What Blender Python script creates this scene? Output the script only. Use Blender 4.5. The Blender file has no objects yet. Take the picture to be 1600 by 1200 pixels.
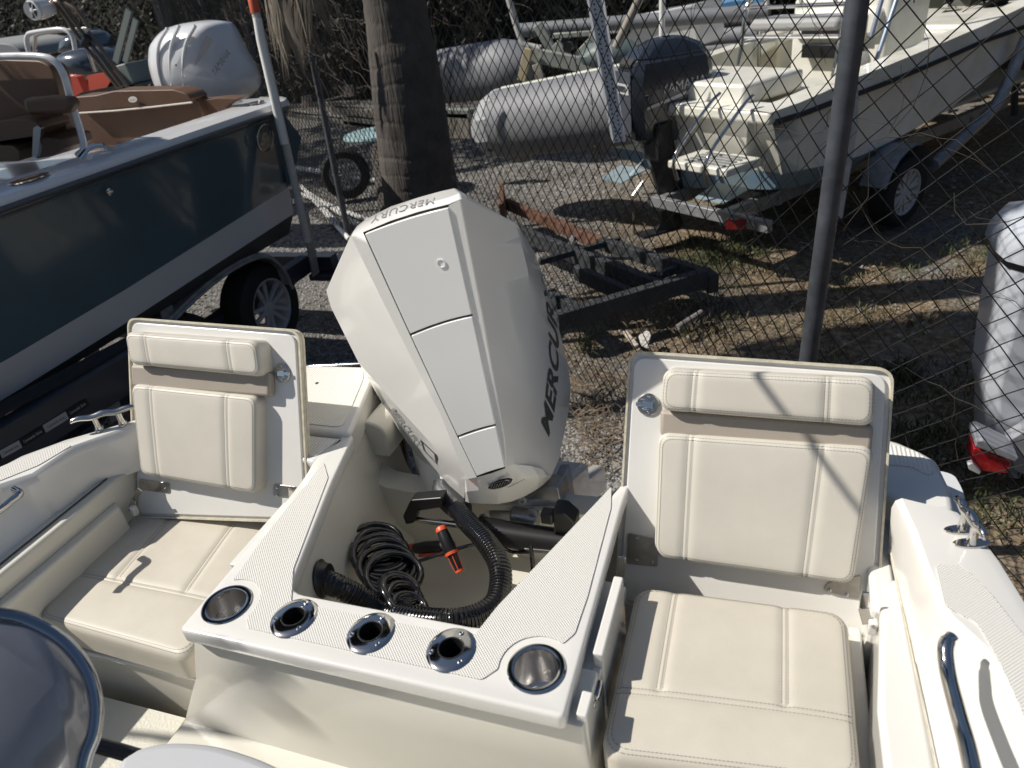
import bpy, bmesh, math, random
from mathutils import Vector, Matrix
from math import sin, cos, radians, pi, sqrt, atan2
random.seed(7)
R_ = random.Random(11)
scene = bpy.context.scene
COL = scene.collection
V = lambda *a: Vector(a)

# ---------------------------------------------------------------- camera
FPX = 1110.0
TH, PSI, ROLL, CAMZ = radians(30.3), radians(22.5), radians(7.7), 2.4
CF = V(-sin(PSI)*cos(TH), cos(PSI)*cos(TH), -sin(TH))
_r0 = V(cos(PSI), sin(PSI), 0); _u0 = _r0.cross(CF)
CR = _r0*cos(ROLL) - _u0*sin(ROLL)
CU = _r0*sin(ROLL) + _u0*cos(ROLL)
CC = V(0, 0, CAMZ)
cd = bpy.data.cameras.new('camera'); cam = bpy.data.objects.new('camera', cd); COL.objects.link(cam)
cd.sensor_width = 36; cd.lens = FPX/1600*36; cd.clip_start = .05; cd.clip_end = 400
cam.matrix_world = Matrix(((CR.x, CU.x, -CF.x, 0), (CR.y, CU.y, -CF.y, 0), (CR.z, CU.z, -CF.z, CAMZ), (0, 0, 0, 1)))
cd.dof.use_dof = True; cd.dof.focus_distance = 1.9; cd.dof.aperture_fstop = 4.6
scene.camera = cam

# ---------------------------------------------------------------- light
SUN_AZ, SUN_EL = radians(16), radians(47)          # shadows run towards +X, a little towards +Y
tosun = V(-cos(SUN_AZ)*cos(SUN_EL), -sin(SUN_AZ)*cos(SUN_EL), sin(SUN_EL))
sl = bpy.data.lights.new('sun', 'SUN'); so = bpy.data.objects.new('sun', sl); COL.objects.link(so)
sl.energy = 4.8; sl.angle = radians(.53); sl.color = (1, .95, .87)
so.rotation_euler = tosun.to_track_quat('Z', 'Y').to_euler()
w = bpy.data.worlds.new('World'); scene.world = w; w.use_nodes = True
nt = w.node_tree; bg = nt.nodes['Background']; sky = nt.nodes.new('ShaderNodeTexSky')
sky.sky_type = 'NISHITA'; sky.sun_disc = False; sky.sun_elevation = SUN_EL; sky.sun_rotation = atan2(tosun.x, tosun.y)
nt.links.new(sky.outputs[0], bg.inputs[0]); bg.inputs[1].default_value = .068
scene.view_settings.view_transform = 'Standard'; scene.view_settings.look = 'None'
scene.view_settings.exposure = .12; scene.view_settings.gamma = 1
scene.render.engine = 'CYCLES'

# ---------------------------------------------------------------- where a line of sight meets a real plane
def ray(u, v): return CF + CR*((u-800)/FPX) - CU*((v-600)/FPX)
def at(u, v, x=None, y=None, z=None):
    d = ray(u, v)
    if z is not None: return CC + d*((z-CAMZ)/d.z)
    if y is not None: return CC + d*(y/d.y)
    return CC + d*(x/d.x)
def on(u, v, p, n):
    d = ray(u, v); return CC + d*((p-CC).dot(n)/d.dot(n))

# ---------------------------------------------------------------- materials
MATS = {}
def mat(name, col, rough=.5, metal=0, coat=0, bump=None, var=0, vscale=8, spec=.5, trans=0, var2=None, emis=None):
    """bump=(kind, scale, strength) ; var = colour mottling"""
    if name in MATS: return MATS[name]
    m = bpy.data.materials.new(name); m.use_nodes = True; MATS[name] = m
    n = m.node_tree.nodes; L = m.node_tree.links; b = n['Principled BSDF']
    b.inputs['Base Color'].default_value = (*col, 1); b.inputs['Roughness'].default_value = rough
    b.inputs['Metallic'].default_value = metal; b.inputs['Specular IOR Level'].default_value = spec
    b.inputs['Coat Weight'].default_value = coat; b.inputs['Coat Roughness'].default_value = .06
    b.inputs['Transmission Weight'].default_value = trans
    tc = n.new('ShaderNodeTexCoord')
    if var or var2:
        nz = n.new('ShaderNodeTexNoise'); nz.inputs['Scale'].default_value = vscale; nz.inputs['Detail'].default_value = 6
        nz.inputs['Roughness'].default_value = .65
        L.new(tc.outputs['Object'], nz.inputs['Vector'])
        rp = n.new('ShaderNodeValToRGB'); L.new(nz.outputs[0], rp.inputs[0])
        rp.color_ramp.elements[0].position = .32; rp.color_ramp.elements[1].position = .68
        c2 = var2 if var2 else tuple(c*(1-var) for c in col)
        rp.color_ramp.elements[0].color = (*c2, 1)
        rp.color_ramp.elements[1].color = (*[min(1, c*(1+var*.5)) for c in col], 1)
        L.new(rp.outputs[0], b.inputs['Base Color'])
        mr = n.new('ShaderNodeMapRange'); mr.inputs[3].default_value = max(.02, rough-.08); mr.inputs[4].default_value = min(1, rough+.12)
        L.new(nz.outputs[0], mr.inputs[0]); L.new(mr.outputs[0], b.inputs['Roughness'])
    if bump:
        kind, sc, st = bump[:3]; rot = bump[3] if len(bump) > 3 else None
        bp = n.new('ShaderNodeBump'); bp.inputs['Strength'].default_value = st; bp.inputs['Distance'].default_value = bump[4] if len(bump) > 4 else .002
        src = tc.outputs['Object']
        if rot is not None:
            mp = n.new('ShaderNodeMapping'); mp.inputs['Rotation'].default_value = rot; L.new(src, mp.inputs[0]); src = mp.outputs[0]
        if kind == 'noise':
            t = n.new('ShaderNodeTexNoise'); t.inputs['Scale'].default_value = sc; t.inputs['Detail'].default_value = 5; o = t.outputs[0]
        elif kind == 'fibre':
            mp = n.new('ShaderNodeMapping'); mp.inputs['Scale'].default_value = (1, 1, .10); L.new(src, mp.inputs[0]); src = mp.outputs[0]
            t = n.new('ShaderNodeTexNoise'); t.inputs['Scale'].default_value = sc; t.inputs['Detail'].default_value = 5; o = t.outputs[0]
        elif kind == 'voro':
            t = n.new('ShaderNodeTexVoronoi'); t.inputs['Scale'].default_value = sc; o = t.outputs[0]
        elif kind == 'rib':
            t = n.new('ShaderNodeTexWave'); t.inputs['Scale'].default_value = sc; o = t.outputs[1]
        elif kind == 'diamond':
            t1 = n.new('ShaderNodeTexWave'); t1.inputs['Scale'].default_value = sc; t1.bands_direction = 'X'
            t2 = n.new('ShaderNodeTexWave'); t2.inputs['Scale'].default_value = sc; t2.bands_direction = 'Y'
            L.new(src, t2.inputs[0]); t = t1
            mm = n.new('ShaderNodeMath'); mm.operation = 'MULTIPLY'; L.new(t1.outputs[1], mm.inputs[0]); L.new(t2.outputs[1], mm.inputs[1]); o = mm.outputs[0]
        L.new(src, t.inputs[0]); L.new(o, bp.inputs['Height']); L.new(bp.outputs[0], b.inputs['Normal'])
        if kind in ('diamond', 'rib') and not var:
            rp = n.new('ShaderNodeValToRGB'); L.new(o, rp.inputs[0])
            k = .90 if kind == 'diamond' else .92      # moulded grooves coloured darker
            rp.color_ramp.elements[0].color = (*[c*k for c in col], 1); rp.color_ramp.elements[1].color = (*col, 1)
            rp.color_ramp.elements[1].position = .6
            L.new(rp.outputs[0], b.inputs['Base Color'])
    return m
GEL = mat('white_gelcoat', (.72, .705, .665), .22, coat=.5, var=.06, vscale=2)
LINER = mat('cream_liner_gelcoat', (.66, .635, .555), .3, coat=.35, var=.05, vscale=4, bump=('noise', 300, .05))
PAD = mat('moulded_nonskid', (.79, .77, .72), .55, bump=('diamond', 80, 1, (0, 0, radians(45)), .0016))
RIBPAD = mat('ribbed_nonskid', (.78, .755, .69), .5, bump=('rib', 38, .8, None, .0016))
VINYL = mat('cream_vinyl', (.60, .565, .49), .48, bump=('voro', 520, .22, None, .0008), var=.05, vscale=9)
VINYL2 = mat('darker_cream_vinyl', (.55, .51, .43), .48, bump=('voro', 520, .22, None, .0008), var=.07, vscale=7)  # darker, warmer copy of the cream vinyl for the seat cushions
TAUPE = mat('taupe_vinyl', (.37, .325, .27), .5, bump=('voro', 520, .25, None, .0008), var=.05)
THREAD = mat('grey_thread', (.16, .155, .15), .8)
EDGE = mat('tan_resin_edge', (.60, .55, .43), .6, var=.25, vscale=60)
SS = mat('polished_stainless', (.62, .6, .57), .09, metal=1, bump=('noise', 30, .03))
SSB = mat('brushed_stainless', (.52, .49, .44), .30, metal=1, var=.25, vscale=30)
BLK = mat('black_plastic', (.012, .012, .013), .35)
RUB = mat('black_rubber', (.018, .018, .019), .45, var=.3)
GLOSSBLK = mat('gloss_black_hose', (.010, .010, .011), .18, coat=.4)
ORG = mat('orange_plastic', (.62, .085, .03), .42)
COWL = mat('pearl_white_cowl', (.84, .825, .785), .28, coat=.6)
COWLP = mat('satin_white_panel', (.88, .875, .85), .36, coat=.15)
SEAMD = mat('dark_seam', (.02, .02, .02), .7)
DECAL = mat('charcoal_decal', (.055, .06, .065), .35)
ALU = mat('cast_aluminium', (.45, .46, .48), .38, metal=.85, var=.2, vscale=25)
GREYP = mat('grey_bracket_paint', (.30, .31, .33), .35, metal=.3)
SCREW = mat('screw_steel', (.5, .5, .5), .2, metal=1)

# ---------------------------------------------------------------- mesh tools
class MB:
    def __init__(s): s.v = []; s.f = []; s.m = []
    def add(s, vs, fs, mi=0):
        o = len(s.v); s.v += [Vector(p) for p in vs]; s.f += [tuple(i+o for i in f) for f in fs]; s.m += [mi]*len(fs)
    def face(s, *pts, mi=0): s.add(pts, [tuple(range(len(pts)))], mi)
    def box(s, c, d, rot=None, mi=0):
        c = Vector(c); vs = []
        for i in (-1, 1):
            for j in (-1, 1):
                for k in (-1, 1):
                    p = V(i*d[0]/2, j*d[1]/2, k*d[2]/2)
                    vs.append(c + (rot @ p if rot else p))
        s.add(vs, [(0, 1, 3, 2), (4, 6, 7, 5), (0, 4, 5, 1), (2, 3, 7, 6), (0, 2, 6, 4), (1, 5, 7, 3)], mi)
    def beam(s, a, b, w, h, up=V(0, 0, 1), mi=0):
        a, b = Vector(a), Vector(b); d = (b-a).normalized(); x = d.cross(up).normalized(); z = x.cross(d)
        s.box((a+b)/2, ((b-a).length, w, h), Matrix((d, x, z)).transposed(), mi)
    def tube(s, path, r, n=10, closed=False, caps=True, mi=0, up=None):
        P = [Vector(p) for p in path]; m = len(P); rr = r if isinstance(r, (list, tuple)) else [r]*m
        T = []
        for i in range(m):
            a = P[(i-1) % m] if (closed or i) else P[0]; b = P[(i+1) % m] if (closed or i < m-1) else P[-1]
            T.append((b-a).normalized())
        u = up or V(0, 0, 1)
        if abs(T[0].dot(u)) > .95: u = V(1, 0, 0)
        x = T[0].cross(u).normalized(); vs = []
        for i in range(m):
            x = (x - T[i]*x.dot(T[i])).normalized(); y = T[i].cross(x)
            for k in range(n):
                a = 2*pi*k/n; vs.append(P[i] + (x*cos(a) + y*sin(a))*rr[i])
        fs = []
        for i in range(m if closed else m-1):
            j = (i+1) % m
            for k in range(n):
                k2 = (k+1) % n; fs.append((i*n+k, i*n+k2, j*n+k2, j*n+k))
        if caps and not closed: fs += [tuple(range(n))[::-1], tuple((m-1)*n+k for k in range(n))]
        s.add(vs, fs, mi)
    def lathe(s, prof, o, ax=V(0, 0, 1), n=32, mi=0, sx=1, xd=None, caps=True):
        """prof = [(radius, height)] about axis ax at o"""
        o = Vector(o); ax = Vector(ax).normalized(); u = V(0, 0, 1) if abs(ax.z) < .9 else V(1, 0, 0)
        x = (Vector(xd) - ax*ax.dot(Vector(xd))).normalized() if xd is not None else ax.cross(u).normalized(); y = ax.cross(x); vs = []
        for r, h in prof:
            for k in range(n):
                a = 2*pi*k/n; vs.append(o + ax*h + (x*cos(a)*sx + y*sin(a))*r)
        fs = []
        for i in range(len(prof)-1):
            for k in range(n):
                k2 = (k+1) % n; fs.append((i*n+k, i*n+k2, (i+1)*n+k2, (i+1)*n+k))
        if caps and prof[0][0] > 1e-5: fs.append(tuple(range(n))[::-1])
        if caps and prof[-1][0] > 1e-5: fs.append(tuple((len(prof)-1)*n+k for k in range(n)))
        s.add(vs, fs, mi)
    def prism(s, poly, off, mi=0):
        P = [Vector(p) for p in poly]; off = Vector(off); n = len(P)
        fs = [tuple(range(n))[::-1], tuple(range(n, 2*n))] + [(i, (i+1) % n, n+(i+1) % n, n+i) for i in range(n)]
        s.add(P+[p+off for p in P], fs, mi)
    def rows(s, rows, closed=False, mi=0):
        n = len(rows[0]); vs = [p for r in rows for p in r]; fs = []
        for i in range(len(rows)-1):
            for k in range(n if closed else n-1):
                k2 = (k+1) % n; fs.append((i*n+k, i*n+k2, (i+1)*n+k2, (i+1)*n+k))
        s.add(vs, fs, mi)
    def build(s, name, m, parent=None, angle=35, bevel=0, seg=2, merge=True, cut=None, sub=0, props=None):
        me = bpy.data.meshes.new(name)
        off = parent_loc(parent)
        bm = bmesh.new(); bv = [bm.verts.new(p-off) for p in s.v]
        for f, mi in zip(s.f, s.m):
            try: bf = bm.faces.new([bv[i] for i in f]); bf.material_index = mi
            except ValueError: pass
        if merge: bmesh.ops.remove_doubles(bm, verts=bm.verts, dist=1e-5)
        if not bm.faces: print('EMPTY', name)
        bmesh.ops.recalc_face_normals(bm, faces=bm.faces)
        bm.to_mesh(me); bm.free()
        for mm in (m if isinstance(m, (list, tuple)) else [m]): me.materials.append(mm)
        me.shade_smooth(); me.set_sharp_from_angle(angle=radians(angle))
        o = bpy.data.objects.new(name, me); COL.objects.link(o)
        if parent: o.parent = parent
        if sub: md = o.modifiers.new('sub', 'SUBSURF'); md.levels = md.render_levels = sub
        if bevel:
            md = o.modifiers.new('bevel', 'BEVEL'); md.width = bevel; md.segments = seg; md.limit_method = 'ANGLE'; md.angle_limit = radians(30)
            md.harden_normals = False
        if cut: boolean(o, cut)
        for k, v in (props or {}).items(): o[k] = v
        return o
def parent_loc(p):
    l = V(0, 0, 0)
    while p is not None: l = l + Vector(p.location); p = p.parent
    return l
def boolean(o, cutter):
    """cutter: MB in world space"""
    co = cutter.build('cutter', GEL, None, merge=True); co.location = -parent_loc(o)
    bpy.context.view_layer.update()
    md = o.modifiers.new('cut', 'BOOLEAN'); md.operation = 'DIFFERENCE'; md.solver = 'EXACT'; md.object = co
    co.location = (0, 0, 0); bpy.context.view_layer.update()
    dg = bpy.context.evaluated_depsgraph_get(); me = bpy.data.meshes.new_from_object(o.evaluated_get(dg))
    o.modifiers.clear(); o.data = me; me.shade_smooth(); me.set_sharp_from_angle(angle=radians(32))
    bpy.data.objects.remove(co)
def thing(name, label, cat, loc=(0, 0, 0), group=None):
    o = bpy.data.objects.new(name, None); o.empty_display_size = .1; COL.objects.link(o); o.location = loc
    o['label'] = label; o['category'] = cat
    if group: o['group'] = group
    return o
def tag(o, label, cat, group=None):
    o['label'] = label; o['category'] = cat
    if group: o['group'] = group
    return o
def kind(o, k): o['kind'] = k; return o
def poly(pts, t):
    """point on a keyed polyline [(t,(u,v))...]"""
    if t <= pts[0][0]: return pts[0][1]
    for (a, p), (b, q) in zip(pts, pts[1:]):
        if t <= b:
            f = (t-a)/(b-a); return tuple(p[i]+(q[i]-p[i])*f for i in range(len(p)))
    return pts[-1][1]
def smooth(P, n=8, closed=False):
    """Catmull-Rom through points"""
    P = [Vector(p) for p in P]; m = len(P); out = []
    for i in range(m if closed else m-1):
        p0 = P[(i-1) % m] if (closed or i > 0) else P[0]*2-P[1]
        p1 = P[i]; p2 = P[(i+1) % m]
        p3 = P[(i+2) % m] if (closed or i+2 < m) else P[-1]*2-P[-2]
        for k in range(n):
            t = k/n
            out.append(.5*((2*p1)+(p2-p0)*t+(2*p0-5*p1+4*p2-p3)*t*t+(3*p1-p0-3*p2+p3)*t**3))
    if not closed: out.append(P[-1])
    return out
def roundpoly(P, r, n=5):
    P = [Vector(p) for p in P]; out = []; m = len(P); rs = r if isinstance(r, (list, tuple)) else [r]*m
    for i in range(m):
        a = P[i-1]; b = P[i]; c = P[(i+1) % m]; ri = rs[i]
        if ri <= 0: out.append(b); continue
        d1 = (a-b); d2 = (c-b); k = min(ri, d1.length*.45, d2.length*.45); p = b+d1.normalized()*k; q = b+d2.normalized()*k
        for j in range(n+1):
            t = j/n; out.append(p*(1-t)**2 + b*2*t*(1-t) + q*t*t)
    return out
def textmesh(body, size=1, shear=0, extr=0, spacing=1, bold=0):
    cu = bpy.data.curves.new('t', 'FONT'); cu.body = body; cu.size = size; cu.shear = shear; cu.extrude = extr; cu.space_character = spacing; cu.offset = bold
    cu.align_x = 'LEFT'; cu.resolution_u = 3
    o = bpy.data.objects.new('t', cu); COL.objects.link(o); bpy.context.view_layer.update()
    me = o.to_mesh(); vs = [v.co.copy() for v in me.vertices]; fs = [tuple(p.vertices) for p in me.polygons]
    o.to_mesh_clear(); bpy.data.objects.remove(o)
    xs = [p.x for p in vs]; ys = [p.y for p in vs]
    return vs, fs, (min(xs), max(xs), min(ys), max(ys))
def lettering(name, body, mp, m, parent, bold=0, shear=0, spacing=1):
    """mp(s,t) maps the unit box of the words onto a surface"""
    vs, fs, (x0, x1, y0, y1) = textmesh(body, 1, shear, 0, spacing, bold)
    b = MB(); b.add([mp((p.x-x0)/(x1-x0), (p.y-y0)/(y1-y0)) for p in vs], fs)
    return b.build(name, m, parent, merge=False)
def cushion(name, C, nrm, T, m, parent, R=.035, er=.02, crown=.006, seams=(), N=(72, 72), thread=True, props=None):
    """C: corners bottom-left, bottom-right, top-right, top-left on the base plane; seams in metres-free (u,v) coords"""
    C = [Vector(c) for c in C]; nrm = Vector(nrm).normalized()
    W = ((C[1]-C[0]).length+(C[2]-C[3]).length)/2; H = ((C[3]-C[0]).length+(C[2]-C[1]).length)/2
    def bil(x, y):
        u, v = x/W, y/H; return C[0]*(1-u)*(1-v)+C[1]*u*(1-v)+C[2]*u*v+C[3]*(1-u)*v
    def fix(x, y):
        cx = min(max(x, R), W-R); cy = min(max(y, R), H-R); dx, dy = x-cx, y-cy; d = sqrt(dx*dx+dy*dy)
        if d > R: x, y = cx+dx/d*R, cy+dy/d*R; d = R
        sd = (R-d) if (dx or dy) else min(x, W-x, y, H-y)
        return x, y, max(sd, 0)
    S = [[(a*W, b*H) for a, b in s] for s in seams]
    def hgt(x, y, sd):
        h = T-er+sqrt(max(0, er*er-(er-min(sd, er))**2))
        h += crown*(1-(2*x/W-1)**4)*(1-(2*y/H-1)**4)
        for s in S:
            for p, q in zip(s, s[1:]):
                ax, ay = q[0]-p[0], q[1]-p[1]; l2 = ax*ax+ay*ay; t = min(1, max(0, ((x-p[0])*ax+(y-p[1])*ay)/l2))
                dd = sqrt((x-p[0]-ax*t)**2+(y-p[1]-ay*t)**2)
                h += -.0042*math.exp(-(dd/.010)**2)+.0026*math.exp(-(dd/.0026)**2)
        return h
    def spread(n, L):
        xs = [0, .0015, .004, .008, .013, .019]; mid = [.026+(L-.052)*i/n for i in range(n+1)]
        return xs+mid+[L-x for x in xs[::-1]]
    xs, ys = spread(N[0], W), spread(N[1], H)
    for s in S:
        if all(abs(p[0]-s[0][0]) < .03*W for p in s): xs += [s[0][0]+o for o in (-.007, -.0035, 0, .0035, .007)]
        if all(abs(p[1]-s[0][1]) < .03*H for p in s): ys += [s[0][1]+o for o in (-.007, -.0035, 0, .0035, .007)]
    xs, ys = sorted(xs), sorted(ys); b = MB(); rows = []
    for y in ys:
        r = []
        for x in xs:
            fx, fy, sd = fix(x, y); r.append(bil(fx, fy)+nrm*hgt(fx, fy, sd))
        rows.append(r)
    b.rows(rows)
    ring = [(x, ys[0]) for x in xs]+[(xs[-1], y) for y in ys[1:]]+[(x, ys[-1]) for x in xs[::-1][1:]]+[(xs[0], y) for y in ys[::-1][1:-1]]
    side = []
    for k in range(4):
        hh = (T-er)*(1-k/3); rr = []
        for x, y in ring:
            fx, fy, sd = fix(x, y); out = V(0, 0, 0)
            rr.append(bil(fx, fy)+nrm*hh)
        side.append(rr)
    top = []
    for x, y in ring:
        fx, fy, sd = fix(x, y); top.append(bil(fx, fy)+nrm*hgt(fx, fy, sd))
    b.rows([top]+side, closed=True)
    b.face(*side[-1])
    o = b.build(name, m, parent, angle=60, props=props)
    if thread:
        t = MB()
        def stitch(pts):
            for p, q in zip(pts, pts[1:]):
                L = sqrt((q[0]-p[0])**2+(q[1]-p[1])**2); k = max(1, int(L/.0062))
                for i in range(k):
                    a = [p[j]+(q[j]-p[j])*(i+.12)/k for j in (0, 1)]; c = [p[j]+(q[j]-p[j])*(i+.80)/k for j in (0, 1)]
                    P3 = []
                    for w_ in (a, c):
                        fx, fy, sd = fix(*w_); P3.append(bil(fx, fy)+nrm*(hgt(fx, fy, sd)+.0001))
                    t.tube(P3, .00055, n=3, caps=False)
        for s in S:
            for off in (-.0052, .0052):
                pts = []
                for p, q in zip(s, s[1:]):
                    dx, dy = q[0]-p[0], q[1]-p[1]; l = sqrt(dx*dx+dy*dy); nx, ny = -dy/l*off, dx/l*off
                    pts += [(p[0]+nx, p[1]+ny), (q[0]+nx, q[1]+ny)]
                stitch(pts)
        for e in (er*.38, er*.38+.0055):
            q = roundpoly([V(e, e, 0), V(W-e, e, 0), V(W-e, H-e, 0), V(e, H-e, 0)], R, 6)
            stitch([(p.x, p.y) for p in q]+[(q[0].x, q[0].y)])
        t.build('stitching', THREAD, parent if parent is None or o.parent.parent else o, merge=False)
    return o

# ================================================================ OUR BOAT (stern corner of a small centre console)
ZD = 1.42; ZG = 1.47; ZS = 1.35; ZSOLE = 1.07
boat = thing('skiff', 'white open boat in the foreground with two cream jump seats beside a rigging well', 'boat', (-.61, 0, .3))
def D(u, v, z=ZD): return at(u, v, z=z)
XC = -.613
# ---- well liner / splash well body (cream) ------------------------------------------------
inL = [V(-.828, .748, ZD), V(-.927, 1.075, ZD), V(-.966, 1.232, ZD)]
inR = [V(-.414, .751, ZD), V(-.339, .962, ZD), V(-.269, 1.179, ZD)]
deck = [V(-.985, .62, ZD), V(-.246, .62, ZD), V(-.250, .87, ZD), V(-.254, 1.12, ZD), V(-.248, 1.23, ZD), V(-.26, 1.23, ZD)] + inR[::-1] + inL + \
       [V(-.972, 1.25, ZD), V(-1.0, 1.25, ZD), V(-1.02, 1.14, ZD), V(-1.006, 1.085, ZD), V(-.990, .887, ZD)]
rr = [.012, .012, .03, .03, .0, .0, .0, .03, .035, .035, .03, .0, .0, .0, .03, .03, .03]
dp = roundpoly(deck, rr, 5)
low = MB(); low.prism([p-V(0, 0, .034) for p in dp], V(0, 0, .034))
holes = MB()
cupL, cupR = V(-.930, .692, ZD), V(-.312, .694, ZD)
rods = [V(-.778, .693, ZD), V(-.618, .695, ZD), V(-.463, .695, ZD)]
for c in (cupL, cupR): holes.lathe([(.0375, -.3), (.0375, .1)], c, n=48)
for c in rods: holes.lathe([(.0215, -.3), (.0215, .1)], c, V(0, 0, 1), n=32)
low.build('well_deck', GEL, boat, bevel=.007, seg=3, cut=holes)
# body under the deck (front bulkhead, side walls of the well)
def inset(x, y, z): return V(x, y, z)
bodyo = [V(-.975, .632, 1.386), V(-.25, .632, 1.386), V(-.236, .87, 1.386), V(-.262, 1.22, 1.386), V(-.262, 1.36, 1.386)]
b = MB()
b.prism([V(-.977, .633, 1.387), V(-.249, .633, 1.387)]+[at(u, v, y=.633) for u, v in [(911, 1137), (924, 1210), (935, 1320), (280, 1320), (284, 1180), (289, 1120), (304, 1060)]], V(0, .106, 0))
b.build('front_bulkhead', LINER, boat, bevel=.006, cut=holes)
wl = MB()      # well side walls with a little draft, curving into the floor
def wall(path, outer, zt, zb, draft):
    rows = []
    for k in range(9):
        t = k/8; z = zt+(zb-zt)*t; d = draft*t+.05*max(0, (t-.75)/.25)**2
        rows.append([V(p.x+n.x*d, p.y+n.y*d, z) for p, n in path])
    wl.rows(rows)
wall([(V(-.835, .741, 0), V(.2, 1, 0)), (V(-.62, .741, 0), V(0, 1, 0)), (V(-.408, .741, 0), V(-.2, 1, 0))], None, 1.387, 1.02, .03)
lp = smooth([V(-.835, .741, 0), V(-.93, 1.07, 0), V(-.975, 1.235, 0), V(-1.03, 1.40, 0), V(-1.05, 1.52, 0)], 4)
wall([(p, V(.9, .1, 0)) for p in lp], None, 1.387, 1.02, .05)
rp = smooth([V(-.408, .741, 0), V(-.333, .962, 0), V(-.262, 1.179, 0), V(-.225, 1.30, 0)], 4)
wall([(p, V(-.9, .1, 0)) for p in rp], None, 1.387, 1.02, .05)
wl.build('well_side_wall', LINER, boat, angle=50)
fl = MB(); fl.prism([V(-.84, .74, 1.022), V(-.40, .74, 1.022), V(-.18, 1.40, 1.022), V(-1.05, 1.40, 1.022)], V(0, 0, -.03))
fl.build('well_floor', LINER, boat)
tr = MB()      # low transom across the back of the well, with the swept-up corners
prof = []
for x, z in [(-1.06, 1.40), (-1.045, 1.33), (-1.03, 1.265), (-1.00, 1.225), (-.96, 1.205), (-.90, 1.20), (-.62, 1.195), (-.38, 1.20), (-.34, 1.22), (-.31, 1.25), (-.29, 1.32), (-.285, 1.36)]: prof.append((x, z))
tr.prism([V(x, 1.31, z) for x, z in prof]+[V(-.285, 1.31, .6), V(-1.06, 1.31, .6)], V(0, .075, 0))
tr.build('transom', LINER, boat, bevel=.012, seg=3)
lug = MB(); lug.prism(roundpoly([V(-1.02, 1.36, 1.27), V(-.955, 1.36, 1.27), V(-.955, 1.36, 1.37), V(-1.02, 1.36, 1.39)], [.0, .01, .03, .03]), V(.0, .12, 0))
lug.build('transom_lug', LINER, boat, bevel=.014, seg=3)
# ---- nonskid pads on the deck -------------------------------------------------------------
def pad(name, pts, m, z=.0012, thick=.0016, r=.015, parent=boat, cut=None):
    P = roundpoly(pts, r, 4); mb = MB(); mb.prism([p+V(0, 0, z-.0006) for p in P], V(0, 0, thick)); return mb.build(name, m, parent, angle=20, cut=cut)
def keyholes(c, r, a0, a1, n=14): return [c+V(cos(radians(a0+(a1-a0)*i/n))*r, sin(radians(a0+(a1-a0)*i/n))*r, 0) for i in range(n+1)]
pl = [V(-.853, .652, ZD)] + [V(-.43, .652, ZD), V(-.392, .652, ZD)] + keyholes(cupR, .063, 195, 62, 14) + \
     [V(-.268, .775, ZD), V(-.266, .86, ZD), V(-.274, 1.10, ZD), V(-.287, 1.165, ZD), V(-.362, .955, ZD), V(-.418, .80, ZD), V(-.436, .728, ZD),
      V(-.806, .725, ZD), V(-.852, .80, ZD), V(-.942, 1.08, ZD), V(-.985, 1.13, ZD), V(-.972, .87, ZD), V(-.962, .785, ZD)] + keyholes(cupL, .063, 118, -15, 14)
pad('nonskid_pad', pl, PAD, r=.006, cut=holes)
# ---- cup holders and rod holders ----------------------------------------------------------
def cup(c):
    m = MB(); m.lathe([(.0378, .0005), (.0475, .0004), (.0480, .0018), (.0465, .0034), (.0400, .0040), (.0368, .0030), (.0362, -.001)], c, n=56, caps=False)
    o = m.build('cup_holder', SS, boat, angle=35)
    m = MB(); m.lathe([(.0362, .001), (.0350, -.070), (.0330, -.076), (.0270, -.078), (.0265, -.090), (0, -.090)], c, n=56, caps=False); m.build('cup_liner', mat('satin_stainless', (.66, .65, .64), .27, metal=1, var=.12, vscale=12), o, angle=35); return o
cup(cupL); cup(cupR)
for c in rods:
    m = MB(); ax = V(0, 0, 1)
    m.lathe([(.0215, -.002), (.0450, .0006), (.0458, .0016), (.0440, .0034), (.036, .0050), (.0285, .0056), (.0235, .0060), (.0215, .0045), (.0212, -.2)], c, ax, n=56, sx=.95, xd=V(1, 0, 0), caps=False)
    rh = m.build('rod_holder', SS, boat, angle=40)
    m = MB(); m.lathe([(.0236, .0056), (.0225, .0072), (.0205, .0066), (.0195, .001), (.0188, -.19), (0, -.19)], c, n=40, caps=False); m.build('rod_holder_liner', BLK, rh)
    for a in (80, 205, 320):
        q = c+V(cos(radians(a))*.0335, sin(radians(a))*.0335, .0048); nn = V(cos(radians(a))*.15, sin(radians(a))*.15, 1)
        m = MB(); m.lathe([(.0048, -.001), (.0046, .0012), (.0030, .0022), (.0020, .0016), (.0018, -.0005), (0, -.0005)], q, nn, n=14); m.build('screw', SCREW, rh)
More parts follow.
